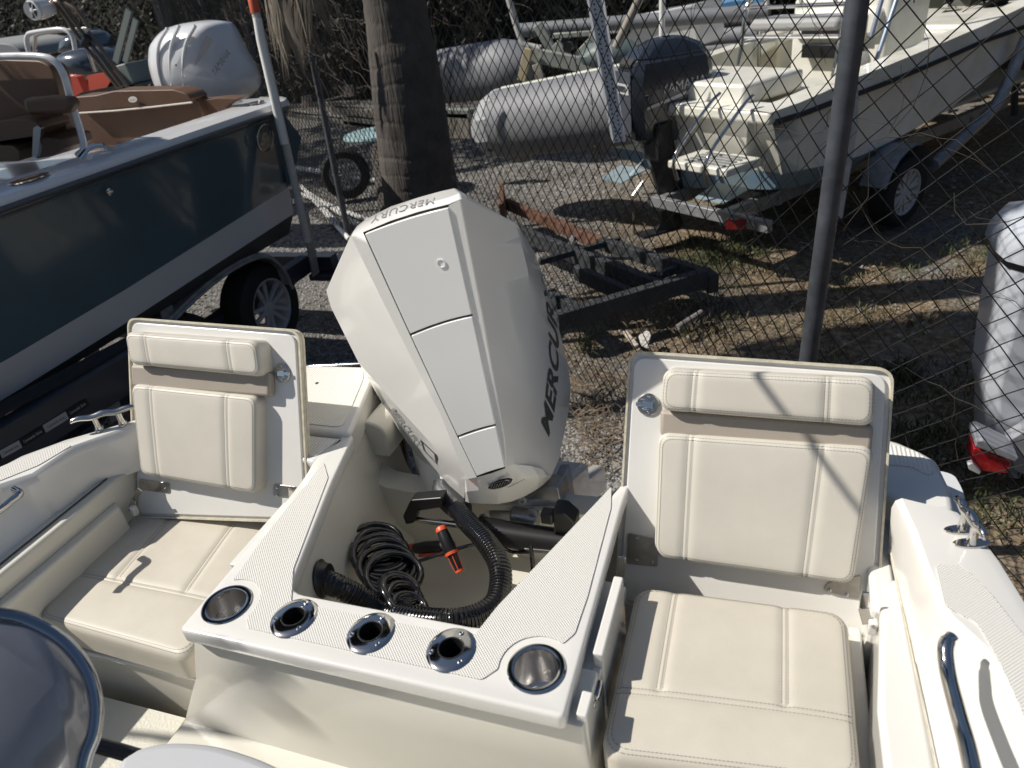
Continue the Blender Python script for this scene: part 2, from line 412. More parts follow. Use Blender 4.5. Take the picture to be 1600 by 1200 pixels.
# ---- side gutters and upstanding rims of the well box (latch side) ------------------------
for sgn, x0 in ((1, -.263), (-1, -.993)):
    g = MB()
    def X(o, y): return x0+sgn*(o if sgn > 0 else o-.022) + (.012*sgn*0)
    for (ya, yb) in (((.642, .686), (.757, .935)) if sgn > 0 else ((.80, 1.0),)):
        g.prism(roundpoly([V(X(.028, 0), ya, 1.403), V(X(.046, 0), ya, 1.403), V(X(.046, 0), yb, 1.403), V(X(.028, 0), yb, 1.403)], .004), V(0, 0, -.60 if sgn > 0 else -.05))
    g.prism([V(X(.026, 0), .684, 1.372), V(X(.043, 0), .684, 1.372), V(X(.043, 0), .755, 1.372), V(X(.026, 0), .755, 1.372)], V(0, 0, -.55 if sgn > 0 else -.04))
    g.build('seat_rim', GEL, boat, bevel=.005, seg=3)
    if sgn < 0: continue
    g = MB(); g.prism([V(X(-.005, 0), .642, 1.370), V(X(.036, 0), .642, 1.370), V(X(.036, 0), .95, 1.370), V(X(-.005, 0), .95, 1.370)], V(0, 0, -.5 if sgn > 0 else -.03)); g.build('gutter', GEL, boat, bevel=.004)
    l = MB(); c = V(X(.040, 0), .715, 1.366)
    l.box(c+V(sgn*.004, 0, 0), (.012, .034, .018)); l.box(c+V(sgn*.002, -.024, -.004), (.008, .012, .010)); l.build('latch_keeper', SS, boat, bevel=.003)
# ---- aft deck behind the seats, with hatch step ------------------------------------------
aft = MB()
lo_ = [V(-1.62, 1.19, ZD), V(-1.08, 1.19, ZD), V(-1.07, 1.14, ZD), V(-1.015, 1.13, ZD), V(-.980, 1.235, ZD), V(-1.62, 1.235, ZD)]
aft.prism(lo_, V(0, 0, -.05)); aft.build('aft_deck', GEL, boat, bevel=.008, seg=3)
hz = ZD+.012
ha = [V(-1.50, 1.240, hz), V(-.972, 1.240, hz), V(-1.052, 1.505, hz), V(-1.075, 1.572, hz), V(-1.50, 1.545, hz)]
a2 = MB(); a2.prism(roundpoly(ha, [.03, .02, .04, .05, .1]), V(0, 0, -.075)); a2.build('aft_deck', GEL, boat, bevel=.012, seg=4)
pad('ribbed_pad', [V(-1.47, 1.262, hz), V(-1.005, 1.262, hz), V(-1.077, 1.50, hz), V(-1.105, 1.548, hz), V(-1.47, 1.522, hz)], RIBPAD, r=.03)
pad('ribbed_pad', [V(-1.47, 1.20, ZD), V(-1.075, 1.20, ZD), V(-1.06, 1.15, ZD), V(-1.02, 1.15, ZD), V(-1.0, 1.222, ZD), V(-1.47, 1.222, ZD)], RIBPAD, r=.01)
s = MB(); s.lathe([(.006, 0), (.005, .003), (0, .004)], V(-1.205, 1.455, hz+.001), n=16); s.build('deck_screw', SCREW, boat)
st = MB(); st.prism([V(-1.03, 1.30, 1.41), V(-.985, 1.262, 1.345), V(-1.06, 1.53, 1.345), V(-1.10, 1.53, 1.41)], V(0, 0, -.02)); st.build('deck_gutter', LINER, boat, bevel=.006)
rl = MB(); A = at(440, 576, y=1.66); B = at(640, 566, y=1.68); rl.tube([A-(B-A)*.25, A, B], .0105, n=14); rl.build('stern_rail', SS, boat)
rl = MB(); rl.box((-1.35, 1.60, 1.36), (.75, .05, .06)); rl.build('rub_rail', BLK, boat, bevel=.01)
# right hand aft deck corner
ra = [V(-.225, 1.25, ZD), V(.235, 1.25, ZD)] + [at(u, v, z=ZD) for u, v in [(1440, 800), (1493, 798), (1488, 765), (1465, 718), (1440, 704), (1405, 689)]] + [V(.12, 1.50, ZD), V(-.06, 1.50, ZD), V(-.17, 1.36, ZD)]
m = MB(); m.prism(ra, V(0, 0, -.07)); m.build('aft_deck', GEL, boat, bevel=.014, seg=4)
pad('ribbed_pad', [at(u, v, z=ZD) for u, v in [(1360, 692), (1400, 697), (1430, 706), (1452, 722), (1460, 738), (1450, 744), (1425, 730), (1392, 727), (1355, 725)]], RIBPAD, r=.012)
sp = MB(); cs = [at(u, v, z=1.30) for u, v in [(1470, 735), (1492, 742), (1505, 765), (1512, 795), (1500, 830)]]+[V(.27, .95, 1.30), V(.2, 1.45, 1.30)]; sp.prism(roundpoly(cs, .03), V(0, 0, -.45)); sp.build('stern_corner', mat('sky_grey_gelcoat', (.62, .63, .64), .25, coat=.4), boat, bevel=.02, seg=3)

# ---- gunwales -----------------------------------------------------------------------------
gi = [at(u, v, z=ZG) for u, v in [(1396, 777), (1419, 827), (1438, 883), (1454, 920), (1471, 957), (1527, 1009), (1559, 1060), (1598, 1167)]]
go = [at(u, v, z=ZG) for u, v in [(1497, 797), (1531, 832), (1561, 872), (1585, 910), (1610, 950), (1670, 1040), (1715, 1120), (1760, 1220)]]
gi += [V(gi[-1].x+.03, .2, ZG), V(gi[-1].x+.05, -1.6, ZG)]; go += [V(go[-1].x+.03, .2, ZG), V(go[-1].x+.03, -1.6, ZG)]
def mir(p): return V(2*XC-p.x, p.y, p.z)
lgi = [at(u, v, z=1.47) for u, v in [(240, 655), (205, 667), (120, 697), (57, 740), (0, 759)]]
lgo = [at(u, v, z=1.47) for u, v in [(238, 645), (205, 655), (100, 685), (32, 710), (0, 727)]]
lgi += [V(lgi[-1].x+.0, .2, 1.47), V(lgi[-1].x, -1.6, 1.47)]; lgo += [V(lgo[-1].x-.03, .2, 1.47), V(lgo[-1].x-.06, -1.6, 1.47)]
for (I, O, sg) in ((gi, go, 1), (lgi, lgo, -1)):
    m = MB(); rows = []
    for p, q in zip(I, O):
        zz = p.z; d = (q-p); ox = V(sg, 0, 0)
        rows.append([V((.252+max(0, min(1, 1.25-p.y))*.04) if sg > 0 else max(p.x+.006, -1.645), p.y, ZS-.01), V(p.x, p.y, zz-.026), V(p.x+sg*.004, p.y, zz-.008), V(p.x+sg*.014, p.y, zz), q-ox*.02, q+V(0, 0, -.006), q+ox*.008+V(0, 0, -.03), q+V(0, 0, -.09)-ox*.01, q+V(0, 0, -.5)-ox*.08, q+V(0, 0, -1.0)-ox*.3])
    m.rows(rows)
    # close the aft end with a sloping face
    e = rows[0]; m.face(*e)
    m.build('gunwale', GEL, boat, angle=38)
    # rub rail
    m = MB(); m.tube([q+V(sg*.012, 0, -.055) for q in O], .014, n=8); m.build('rub_rail', BLK, boat)
pad('nonskid_pad', [at(u, v, z=ZG) for u, v in [(1461, 883), (1503, 885), (1545, 925), (1600, 995), (1640, 1060), (1680, 1160), (1618, 1160), (1600, 1120), (1559, 1030), (1527, 975), (1477, 950)]], PAD, r=.012)
pad('nonskid_pad', [at(u, v, z=1.47) for u, v in [(-40, 742), (0, 731), (60, 706), (98, 693), (112, 697), (60, 728), (0, 752), (-40, 764)]], PAD, r=.006)
# ---- inner side liners --------------------------------------------------------------------
# right: wall below the gunwale, seam, ledge, seat-side box
m = MB(); rows = []
for p, sx in zip(gi, (.250, .255, .258, .262, .264, .268, .272, .274, .28, .29)):
    rows.append([V(p.x+.006, p.y, ZS+.1), V(p.x+.004, p.y, ZS+.04), V(sx, p.y, ZS-.01)])
m = MB(); m.tube([V(.252, 1.25, ZS+.001), V(.262, .98, ZS+.001), V(.272, .70, ZS+.001), V(.28, .2, ZS+.001)], .0013, n=6); m.build('sealant_bead', EDGE, boat)
rled = [V(.245, 1.28, ZS), V(.262, .90, ZS), V(.275, .2, ZS), V(.28, -1.5, ZS)]
lin = [V(.215, 1.28, ZS), V(.215, 1.02, ZS), V(.205, .2, ZS), V(.205, -1.5, ZS)]
m = MB(); m.prism([at(u, v, z=ZS) for u, v in [(1377, 907), (1406, 901)]]+[V(.274, .70, ZS), V(.284, .2, ZS), V(.30, -1.5, ZS), V(.21, -1.5, ZS), V(.207, .2, ZS), V(.204, .80, ZS)], V(0, 0, -.5)); m.build('side_ledge', GEL, boat, bevel=.010, seg=3)
m = MB(); m.prism([V(.225, 1.35, 1.33), V(.262, 1.35, 1.33), V(.262, 1.02, 1.33), V(.215, 1.02, 1.33)], V(0, 0, -.4)); m.build('side_ledge', GEL, boat, bevel=.008)
m = MB(); m.prism([V(.190, 1.06, 1.235), V(.212, 1.06, 1.235), V(.215, -.2, 1.235), V(.193, -.2, 1.235)], V(0, 0, -.4)); m.build('seat_pan_edge', GEL, boat, bevel=.005)
# left side: seam + stepped ledges
zl = 1.35
A, B = at(25, 860, z=zl), at(210, 714, z=zl)
lx = (A.x+B.x)/2
m = MB(); rows = []
for p in lgi:
    rows.append([V(p.x-.006, p.y, ZS+.1), V(p.x-.005, p.y, ZS+.04), V(max(p.x+.006, lx), p.y, zl)])
m = MB(); m.tube([V(lx+.004, 1.2, zl+.002), V(lx+.004, .2, zl+.002)], .0022, n=6); m.build('sealant_bead', mat('dark_sealant', (.09, .08, .07), .8), boat)
m = MB(); m.prism([V(lx-.08, 1.35, zl), V(lx+.034, 1.35, zl), V(lx+.034, -1.5, zl), V(lx-.08, -1.5, zl)], V(0, 0, -.5)); m.build('side_ledge', LINER, boat, bevel=.008, seg=3)
bz = 1.30; q = [at(u, v, z=bz) for u, v in [(150, 789), (163, 797)]]
m = MB(); m.prism([V(lx+.03, 1.02, bz), V(lx+.062, 1.0, bz), V(lx+.066, -1.5, bz), V(lx+.03, -1.5, bz)], V(0, 0, -.42)); m.build('seat_side_box', LINER, boat, bevel=.009, seg=3)
# ---- grab rails in the side recess --------------------------------------------------------
for pts, yz in (([(1478, 1010), (1481, 1050), (1496, 1110), (1510, 1160), (1522, 1215)], None),):
    # moulded recess behind it
    P = [at(u, v, x=.268) for u, v in pts]
    m = MB(); m.tube(smooth([P[0]+V(.012, .02, .004)]+P, 6), [.004]+[.0085]*3+[.0105]*27, n=12); m.build('grab_rail', SS, boat)
P = [at(u, v, x=lx+.0) for u, v in [(-30, 815), (0, 797), (18, 782), (31, 771)]]
m = MB(); m.tube(smooth(P+[P[-1]+V(-.03, .01, 0)], 6), .0088, n=12); m.build('grab_rail', SS, boat)
# ---- cleats -------------------------------------------------------------------------------
def cleat(a, b, zf, feet, wdt):
    a, b = Vector(a), Vector(b); d = (b-a).normalized(); L = (b-a).length
    m = MB(); pts = [a+V(0, 0, .002), a+d*L*.12+V(0, 0, .004), a+d*L*.3+V(0, 0, .0), a+d*L*.5+V(0, 0, .004), a+d*L*.7+V(0, 0, 0), b-d*L*.12+V(0, 0, .004), b+V(0, 0, .002)]
    rad = [.0062, .0075, .0088, .0095, .0088, .0075, .0062]
    S = smooth(pts, 6); n = len(S); rr = [rad[min(6, int(i/(n-1)*6))]*(1-(i/(n-1)*6) % 1)+rad[min(6, int(i/(n-1)*6)+1)]*((i/(n-1)*6) % 1) for i in range(n)]
    m.tube(S, rr, n=14)
    m.lathe([(.0062, 0), (.005, .004), (0, .006)], b, d, n=14); m.lathe([(.0062, 0), (.005, .004), (0, .006)], a, -d, n=14)
    o = m.build('cleat', SS, boat, angle=50)
    for f in feet:
        c = a+d*L*f; m = MB(); m.tube([V(c.x, c.y, zf+.003), V(c.x, c.y, zf+.014), V(c.x, c.y, c.z)], [.0095, .0075, .0075], n=12)
        sd = d.cross(V(0, 0, 1)); base = [V(c.x, c.y, zf)+sd*wdt*sin(t)+d*.011*cos(t) for t in [2*pi*i/20 for i in range(20)]]
        m.prism(base, V(0, 0, .0045)); m.build('cleat_foot', SS, o, bevel=.001)
cleat(at(1496, 780, z=1.512), at(1538, 838, z=1.512), ZG, (.36, .72), .030)
cleat(at(113, 659, z=1.512), at(212, 636, z=1.512), 1.471, (.33, .70), .016)
# ---- cockpit sole, seat boxes -------------------------------------------------------------
m = MB(); m.prism([V(-1.9, .60, ZSOLE-.3), V(.5, .60, ZSOLE-.3), V(.5, -1.6, ZSOLE-.3), V(-1.9, -1.6, ZSOLE-.3)], V(0, 0, -.03)); m.build('cockpit_sole', LINER, boat)
m = MB(); m.prism([at(u, v, z=ZSOLE) for u, v in [(292, 1119), (760, 1236), (700, 1262), (200, 1235)]], V(0, 0, -.3)); m.build('sole_step', LINER, boat, bevel=.008)
m = MB(); m.prism([at(u, v, z=ZSOLE-.06) for u, v in [(120, 1078), (290, 1122), (215, 1225), (60, 1225)]], V(0, 0, -.2)); m.build('sole_step', mat('nonskid_sole', (.60, .58, .50), .6, bump=('voro', 160, .5, None, .002)), boat)
s = MB(); s.lathe([(.005, 0), (.004, .003), (0, .004)], at(408, 1147, z=ZSOLE+.02), V(0, -1, .3), n=12); s.build('deck_screw', SCREW, boat)
# left seat base lip and face
yb = .655
m = MB(); m.prism([at(u, v, z=1.115) for u, v in [(60, 1003), (304, 1059), (301, 1047), (60, 990)]], V(0, 0, -.018)); m.build('seat_base', GEL, boat, bevel=.006, seg=3)
m = MB(); m.prism([at(u, v, z=1.10) for u, v in [(55, 1003), (304, 1060), (335, 1000), (300, 940), (55, 900)]], V(0, 0, -.5)); m.build('seat_base', LINER, boat, bevel=.006)
m = MB(); m.prism([V(-1.62, .82, 1.15), V(-1.03, .78, 1.15), V(-1.03, 1.12, 1.15), V(-1.62, 1.12, 1.15)], V(0, 0, -.12)); m.build('seat_base', LINER, boat, bevel=.006)
m = MB(); m.prism([V(-.19, .55, 1.235), V(.20, .55, 1.235), V(.20, 1.04, 1.235), V(-.19, 1.04, 1.235)], V(0, 0, -.5)); m.build('seat_base', LINER, boat, bevel=.006)

# ---- jump seats ---------------------------------------------------------------------------
LEAN = radians(25.0)
UPD = V(0, sin(LEAN), cos(LEAN)); PN = V(0, -cos(LEAN), sin(LEAN))
def seat(pb, outline, hc, mc, lc, latch, lside, hinges, strip):
    """pb: point on the panel's front face; everything else is read off on that leaning plane"""
    W_ = lambda u, v, d=0: on(u, v, pb+PN*d, PN)
    P = roundpoly([W_(*p) for p in outline], .030, 6)
    m = MB(); m.prism([p-PN*.020 for p in P], PN*.010); pan = m.build('backrest_panel', EDGE, boat, bevel=.002)
    c = sum(P, V(0, 0, 0))/len(P)
    m = MB(); m.prism([p+(c-p).normalized()*.001-PN*.0095 for p in P], PN*.0035); m.build('panel_skin', GEL, pan, bevel=.001)
    inner = [p+(c-p).normalized()*.006 for p in P]; inn2 = [p+(c-p).normalized()*.016 for p in P]
    m = MB()                                       # raised rim round the edge: tan edge, white inside
    m.rows([[p-PN*.008 for p in P], [p+PN*.002 for p in P], [p+PN*.002 for p in inner], [p-PN*.006 for p in inner]], closed=True); m.build('panel_rim', EDGE, pan, angle=30)
    m = MB(); m.prism([p-PN*.006 for p in inn2], PN*.0065); m.build('panel_face', GEL, pan, bevel=.003, seg=3)
    for nm, q, T, mt, er, sm, cr, R in ((('head_cushion'), hc, .052, VINYL, .013, [[(.165, 0), (.165, 1)], [(.79, 0), (.79, 1)]], .004, .022),
                                 (('back_cushion'), mc, .040, VINYL, .012, [[(.165, 0), (.165, 1)], [(.77, 0), (.77, 1)]], .004, .022)):
        if nm == 'head_cushion' : sd = [[(a, b) for a, b in s_] for s_ in sm]
        # corners are given on the cushion's front face; drop them to the panel
        C = [W_(u, v, T) - PN*T for u, v in q]
        cushion(nm, C, PN, T, mt, pan, R=R, er=er, crown=cr, seams=sm, N=(56, 40))
    C = [W_(u, v, .026)-PN*.026 for u, v in strip]
    m = MB(); m.prism(C, PN*.026); m.build('taupe_band', TAUPE, pan, bevel=.008, seg=3)
    # latch
    cl = W_(*latch, .003); xd = V(1, 0, 0)
    m = MB(); m.lathe([(.0235, -.003), (.0235, .001), (.0215, .0028), (.0, .0028)], cl, PN, n=32, sx=1); la = m.build('latch', SSB, pan)
    m = MB(); rot = Matrix((xd, UPD, PN)).transposed()
    m.box(cl+PN*.0045, (.020, .014, .006), rot); m.box(cl+PN*.0055+xd*lside*.014, (.022, .008, .003), rot)
    m.box(cl+PN*.0028-xd*.002+UPD*.010, (.026, .002, .0014), rot); m.box(cl+PN*.0028-UPD*.010, (.026, .002, .0014), rot)
    m.lathe([(.0036, 0), (.003, .0016), (0, .0018)], cl+UPD*.016+PN*.0028, PN, n=12); m.lathe([(.0036, 0), (.003, .0016), (0, .0018)], cl-UPD*.016+PN*.0028, PN, n=12)
    m.build('latch_handle', SS, pan, bevel=.0008)
    for (q, scr) in hinges:
        Q = [W_(u, v, .001) for u, v in q]; m = MB(); m.prism(roundpoly(Q, .006), PN*.0028); m.build('hinge_plate', SSB, pan, bevel=.0006)
        for (u, v) in scr:
            m = MB(); m.lathe([(.0042, 0), (.0038, .0016), (.0018, .0024), (.0016, .0012), (0, .0012)], W_(u, v, .004), PN, n=14); m.build('hinge_screw', SCREW, pan)
    return pan
pbR = V(-.02, 1.085, 1.23)
seat(pbR, [(960, 945), (1369, 1006), (1398, 576), (983, 548)],
     [(1030, 642), (1367, 668), (1370, 592), (1036, 576)], [(1021, 872), (1334, 916), (1368, 700), (1028, 677)], None,
     (1013, 632), -1,
     [([(979, 880), (1028, 885), (1030, 842), (981, 832)], [(995, 841), (995, 875), (1019, 878)]),
      ([(1287, 922), (1342, 936), (1346, 898), (1292, 910)], [(1296, 922), (1323, 929)])],
     [(1031, 682), (1362, 710), (1366, 665), (1031, 641)])
pbL = V(-1.3, 1.05, 1.23)
seat(pbL, [(211, 808), (484, 818), (468, 516), (199, 496)],
     [(201, 570), (408, 590), (400, 533), (192, 518)], [(218, 742), (400, 773), (400, 620), (202, 600)], None,
     (441, 583), 1,
     [([(219, 765), (265, 770), (266, 755), (218, 748)], [(226, 753), (258, 765)]),
      ([(428, 775), (461, 777), (464, 760), (428, 756)], [(433, 761), (455, 762), (433, 773)])],
     [(205, 604), (421, 621), (420, 583), (203, 570)])
# seat cushions lying on the bases
def lay(q, z): return [at(u, v, z=z) for u, v in q]
ZCT = 1.33
def seatcush(q, sm, T=.07, zt=ZCT):
    C = [p-V(0, 0, T) for p in lay(q, zt)]
    cushion('seat_cushion', C, V(0, 0, 1), T, VINYL2, boat, R=.035, er=.018, crown=.007, seams=sm, N=(70, 60))
seatcush([(935, 1178), (1349, 1228), (1325, 955), (994, 912)], [[(.20, .36), (.20, .97)], [(.72, .36), (.72, .97)], [(0.02, .33), (.98, .33)]])
seatcush([(52, 962), (292, 1030), (436, 800), (222, 785)], [[(.30, .36), (.30, .97)], [(.76, .36), (.76, .97)], [(0.02, .33), (.98, .33)]], T=.075, zt=1.22)
tg = MB(); tg.box(at(323, 922, z=1.212), (.004, .03, .016)); tg.build('cushion_tag', mat('grey_tag', (.16, .15, .14), .6), boat)
# hinge arms between panel and seat base
for pts in ([(972, 870, 1.0), (970, 905, 1.0), (965, 925, .99)], [(1352, 925, 1.0), (1349, 950, 1.0), (1356, 975, .99)], [(219, 765, 1.04), (209, 782, 1.04), (205, 795, 1.03)], [(455, 765, 1.05), (456, 785, 1.05), (450, 800, 1.05)]):
    P = [at(u, v, y=yy) for u, v, yy in pts]; m = MB()
    m.beam(P[0], P[1], .004, .014, V(1, 0, 0)); m.beam(P[1], P[2], .004, .018, V(1, 0, 0)); m.build('hinge_arm', SS, boat, bevel=.001)
    m = MB(); m.box(P[2]+V(.008, 0, -.004), (.016, .018, .030)); m.build('hinge_block', GEL, boat, bevel=.004, seg=3)
    m = MB(); m.lathe([(.004, 0), (.003, .002), (0, .002)], P[2]+V(.008, -.010, .006), V(0, -1, .2), n=12); m.build('hinge_screw', SCREW, boat)

# ================================================================ OUTBOARD on our transom, tilted up
mot = thing('outboard_motor', 'large white faceted outboard engine tilted up over the rigging well between the two jump seats', 'outboard motor', (-.62, 1.35, 1.2))
PY = 1.17
keys = {
 'oL': [(0, (547, 370, 1.19)), (.2, (509.7, 454.4, 1.30)), (.27, (517, 480, 1.30)), (.5, (560, 566, 1.28)), (.64, (602.5, 615, 1.26)), (.88, (685, 705, 1.20)), (1, (728.7, 749, 1.19))],
 'sL2': [(0, (549, 370, 1.175)), (.29, (602.5, 480, 1.174)), (.736, (689, 649, 1.173)), (1, (728.7, 749, 1.174))],
 'sL': [(0, (567, 363, PY)), (.4, (640.5, 524, PY)), (.82, (715, 683.4, PY)), (1, (745, 745.8, PY))],
 'sR': [(0, (701, 321, PY)), (.4, (738.5, 493, PY)), (.82, (774.8, 664.7, PY)), (1, (789.5, 731.5, PY))],
 'sR2': [(0, (719.7, 311, 1.171)), (.4, (752, 480, 1.171)), (.89, (788.7, 686.5, 1.171)), (1, (791, 731, 1.171))],
 'oR': [(0, (730, 310, 1.19)), (.1, (806.7, 348.3, 1.33)), (.29, (826.7, 430, 1.37)), (.45, (829, 497, 1.36)), (.66, (822, 585, 1.31)), (.9, (809, 686, 1.22)), (1, (803, 725, 1.19))],
 'wR': [(0, (731, 309, 1.2)), (.1, (808, 349.5, 1.36)), (.2, (828, 400, 1.42)), (.4, (851, 480, 1.47)), (.66, (865, 600, 1.43)), (.83, (856, 674, 1.35)), (1, (838, 733, 1.25))],
 'wL': [(0, (547, 370, 1.22)), (.2, (510, 455, 1.38)), (.3, (521, 487, 1.40)), (.5, (563, 571, 1.38)), (.68, (603, 640, 1.33)), (.86, (660, 703, 1.27)), (.95, (700, 740, 1.23)), (1, (727, 763, 1.21))],
 'zL': [(0, (549, 368, 1.25)), (.2, (511, 456, 1.45)), (.3, (523, 491, 1.50)), (.55, (567, 577, 1.47)), (.68, (595, 626, 1.42)), (.86, (644, 705, 1.36)), (.92, (668, 725, 1.33)), (.97, (700, 763, 1.29)), (1, (725, 784, 1.26))],
 'zR': [(0, (732, 308, 1.22)), (.1, (809, 351, 1.42)), (.2, (835, 393, 1.52)), (.4, (864, 478, 1.60)), (.55, (883, 550, 1.62)), (.64, (892, 594, 1.60)), (.72, (891, 629, 1.53)), (.83, (883, 672, 1.46)), (.93, (873, 716, 1.37)), (1, (861, 744, 1.31))]}
def kp(c, t, dy=0):
    u, v, yy = poly(keys[c], t); return at(u, v, y=yy+dy)
ts = [0, .05, .1, .15, .2, .27, .34, .42, .5, .58, .66, .74, .82, .88, .93, .97, 1]
mid = at(700, 560, y=1.62)
def away(p, k, sh): 
    d_ = (p-CC).normalized(); return (p+d_*k).lerp(mid+d_*k*.6, sh)
def backp(p, k): q = p.lerp(mid, k); return V(q.x, p.y+.22, q.z)
rows = []
for t in ts:
    a = kp('zL', t); z = kp('zR', t)
    rows.append([away(a, .45, .45), away(a, .15, .06), a, kp('wL', t), kp('oL', t), kp('sL2', t), kp('sL', t)])
right = [[kp('sR', t), kp('sR2', t), kp('oR', t), kp('wR', t), kp('zR', t), away(kp('zR', t), .12, .06), away(kp('zR', t), .35, .45)] for t in ts]
m = MB(); m.rows(rows); m.rows(right)
for r_, q_ in zip(zip(rows, rows[1:]), zip(right, right[1:])):
    m.face(r_[0][0], r_[1][0], q_[1][-1], q_[0][-1])
# tail cap: from the panel's far edge over the top and down the back
capk = [[(547, 370, 1.22), (549, 370, 1.18), (567, 363, PY), (610, 345, PY), (655, 330.5, PY), (701, 319, PY), (719.7, 311, 1.18), (730, 310, 1.2)],
        [(549, 366, 1.24), (552, 362, 1.20), (568, 354, 1.195), (611, 335, 1.195), (655, 321, 1.195), (699, 309, 1.195), (718, 302, 1.20), (729, 307, 1.22)],
        [(555, 360, 1.29), (558, 353, 1.28), (572, 342, 1.275), (611, 322.5, 1.275), (654, 308.5, 1.275), (690, 298.5, 1.275), (711, 294, 1.28), (727, 303, 1.27)]]
cap = [[at(u, v, y=yy) for u, v, yy in r] for r in capk]
cap.append([away(p, .08, .01) for p in cap[-1]]); cap.append([away(p, .20, .12) for p in cap[-2]]); cap.append([away(p, .40, .45) for p in cap[-3]])
m.rows([cap[0]]+cap[1:])
# nose: bevelled faces turning under
n0 = [kp('wL', 1), kp('oL', 1), kp('sL', 1), kp('sR', 1), kp('oR', 1), kp('wR', 1), kp('zR', 1)]
n0 = [at(u, v, y=yy) for u, v, yy in [(727, 763, 1.21), (728.7, 749, 1.19), (745, 745.8, PY), (768, 739.5, PY), (789.5, 731.5, PY), (803, 725, 1.19), (830, 728, 1.23), (848, 733, 1.26), (861, 744, 1.31)]]
n1 = [at(u, v, y=yy) for u, v, yy in [(727, 772, 1.215), (729, 768, 1.20), (748, 766, 1.185), (778, 763, 1.185), (805, 755, 1.20), (825, 748, 1.215), (843, 746, 1.24), (854, 745, 1.275), (861, 745, 1.315)]]
n2 = [at(u, v, y=yy) for u, v, yy in [(727, 784, 1.235), (733, 786, 1.225), (750, 787.5, 1.22), (778, 788, 1.22), (800, 784, 1.23), (822, 775, 1.25), (839, 765, 1.27), (850, 757, 1.30), (861, 746, 1.33)]]
n3 = [p+V(.0, .10, .0) for p in n2]; n4 = [p.lerp(mid, .3)+V(0, .1, 0) for p in n3]
m.rows([n0, n1, n2, n3, n4])
cw = m.build('cowl', COWL, mot, angle=13, bevel=.0035, seg=2)
# dark recess behind the lift-off panels, then the panels
m = MB(); m.rows([[kp('sL', t, .004), kp('sR', t, .004)] for t in ts]); m.build('panel_recess', SEAMD, mot)
def mid_arc(t, f, bow):        # points across the panel at t with a slight crown towards the tail
    uL, vL, _ = poly(keys['sL'], t); uR, vR, _ = poly(keys['sR'], t); return (uL+(uR-uL)*f, vL+(vR-vL)*f-bow*4*f*(1-f))
for (t0, t1, b0, b1) in ((.008, .396, 3.2, 3.2), (.404, .816, 3.2, 1.6), (.824, .996, 1.4, .8)):
    gl, gr = .010, .990; rows = []
    for i in range(9):
        t = t0+(t1-t0)*i/8; bw = b0+(b1-b0)*i/8
        rows.append([at(*mid_arc(t, gl+(gr-gl)*j/8, bw), y=PY-.0035) for j in range(9)])
    m = MB(); m.rows(rows); ring = rows[0]+[r[-1] for r in rows[1:]]+rows[-1][::-1][1:]+[r[0] for r in rows[::-1][1:-1]]
    m.rows([ring, [p+V(0, .012, 0) for p in ring]], closed=True); pn = m.build('cowl_panel', COWLP, mot, angle=30, bevel=.0018)
    if t0 < .1:
        c = at(689.5, 411.5, y=PY-.004); mm = MB(); mm.lathe([(.0090, -.0005), (.0090, .0012), (.0072, .0012), (.0070, -.0002), (0, -.0002)], c, V(0, -1, 0), n=32); mm.build('push_button', COWLP, pn)
# maker's name on the tail and on both flanks
def tailmap(s_, t_):
    u0, v0 = 577, 345.5; u1, v1 = 680, 313.5; s2 = 1-s_; h = 8.5*(1-t_)
    bow = 3.5*4*s2*(1-s2)
    u = u0+(u1-u0)*s2; v = v0+(v1-v0)*s2-bow
    return cap_hit(u-h*.25+2, v-h+3.5)
from mathutils.geometry import intersect_ray_tri
def cap_hit(u, v):
    d = ray(u, v).normalized(); best = None
    for r0, r1 in zip(cap, cap[1:]):
        for i in range(len(r0)-1):
            q = [r0[i], r0[i+1], r1[i+1], r1[i]]
            for tri in ((q[0], q[1], q[2]), (q[0], q[2], q[3])):
                h = intersect_ray_tri(*tri, d, CC, True)
                if h is not None and (best is None or (h-CC).length < (best-CC).length): best = h
    return (best if best is not None else at(u, v, y=1.25))-d*.004
lettering('tail_lettering', 'MERCURY', tailmap, mat('grey_decal', (.22, .22, .22), .4), mot, shear=.3, spacing=1.1)
def bil4(c, s_, t_):
    (a, b_, c_, d_) = c; return tuple(a[i]*(1-s_)*(1-t_)+b_[i]*s_*(1-t_)+c_[i]*s_*t_+d_[i]*(1-s_)*t_ for i in range(len(a)))
def flankR(s_, t_):     # s runs from nose towards tail, t towards the crease
    base = [(0, (858, 684)), (.2, (868, 638)), (.4, (873, 588)), (.6, (874, 538)), (.8, (868, 488)), (1, (860, 440))]
    top = [(0, (844, 670)), (.2, (852, 622)), (.4, (857, 572)), (.6, (858, 522)), (.8, (853, 474)), (1, (845, 428))]
    p = poly(base, s_); q = poly(top, s_); u = p[0]+(q[0]-p[0])*t_; v = p[1]+(q[1]-p[1])*t_
    return u, v
def surf_hit(u, v, colA, colB, colC):
    best = None; o = CC; d = ray(u, v).normalized()
    from mathutils.geometry import intersect_ray_tri
    for t0, t1 in zip(ts, ts[1:]):
        for A_, B_ in ((colA, colB), (colB, colC)):
            q = [kp(A_, t0), kp(B_, t0), kp(B_, t1), kp(A_, t1)]
            for tri in ((q[0], q[1], q[2]), (q[0], q[2], q[3])):
                h = intersect_ray_tri(*tri, d, o, True)
                if h is not None and (best is None or (h-o).length < (best-o).length): best = h
    if best is None: best = kp(colB, .5)
    return best-d*.0035
lettering('flank_lettering', 'MERCURY', lambda s_, t_: surf_hit(*flankR(s_, t_), 'oR', 'wR', 'zR'), DECAL, mot, shear=.28, spacing=1.0, bold=.03)
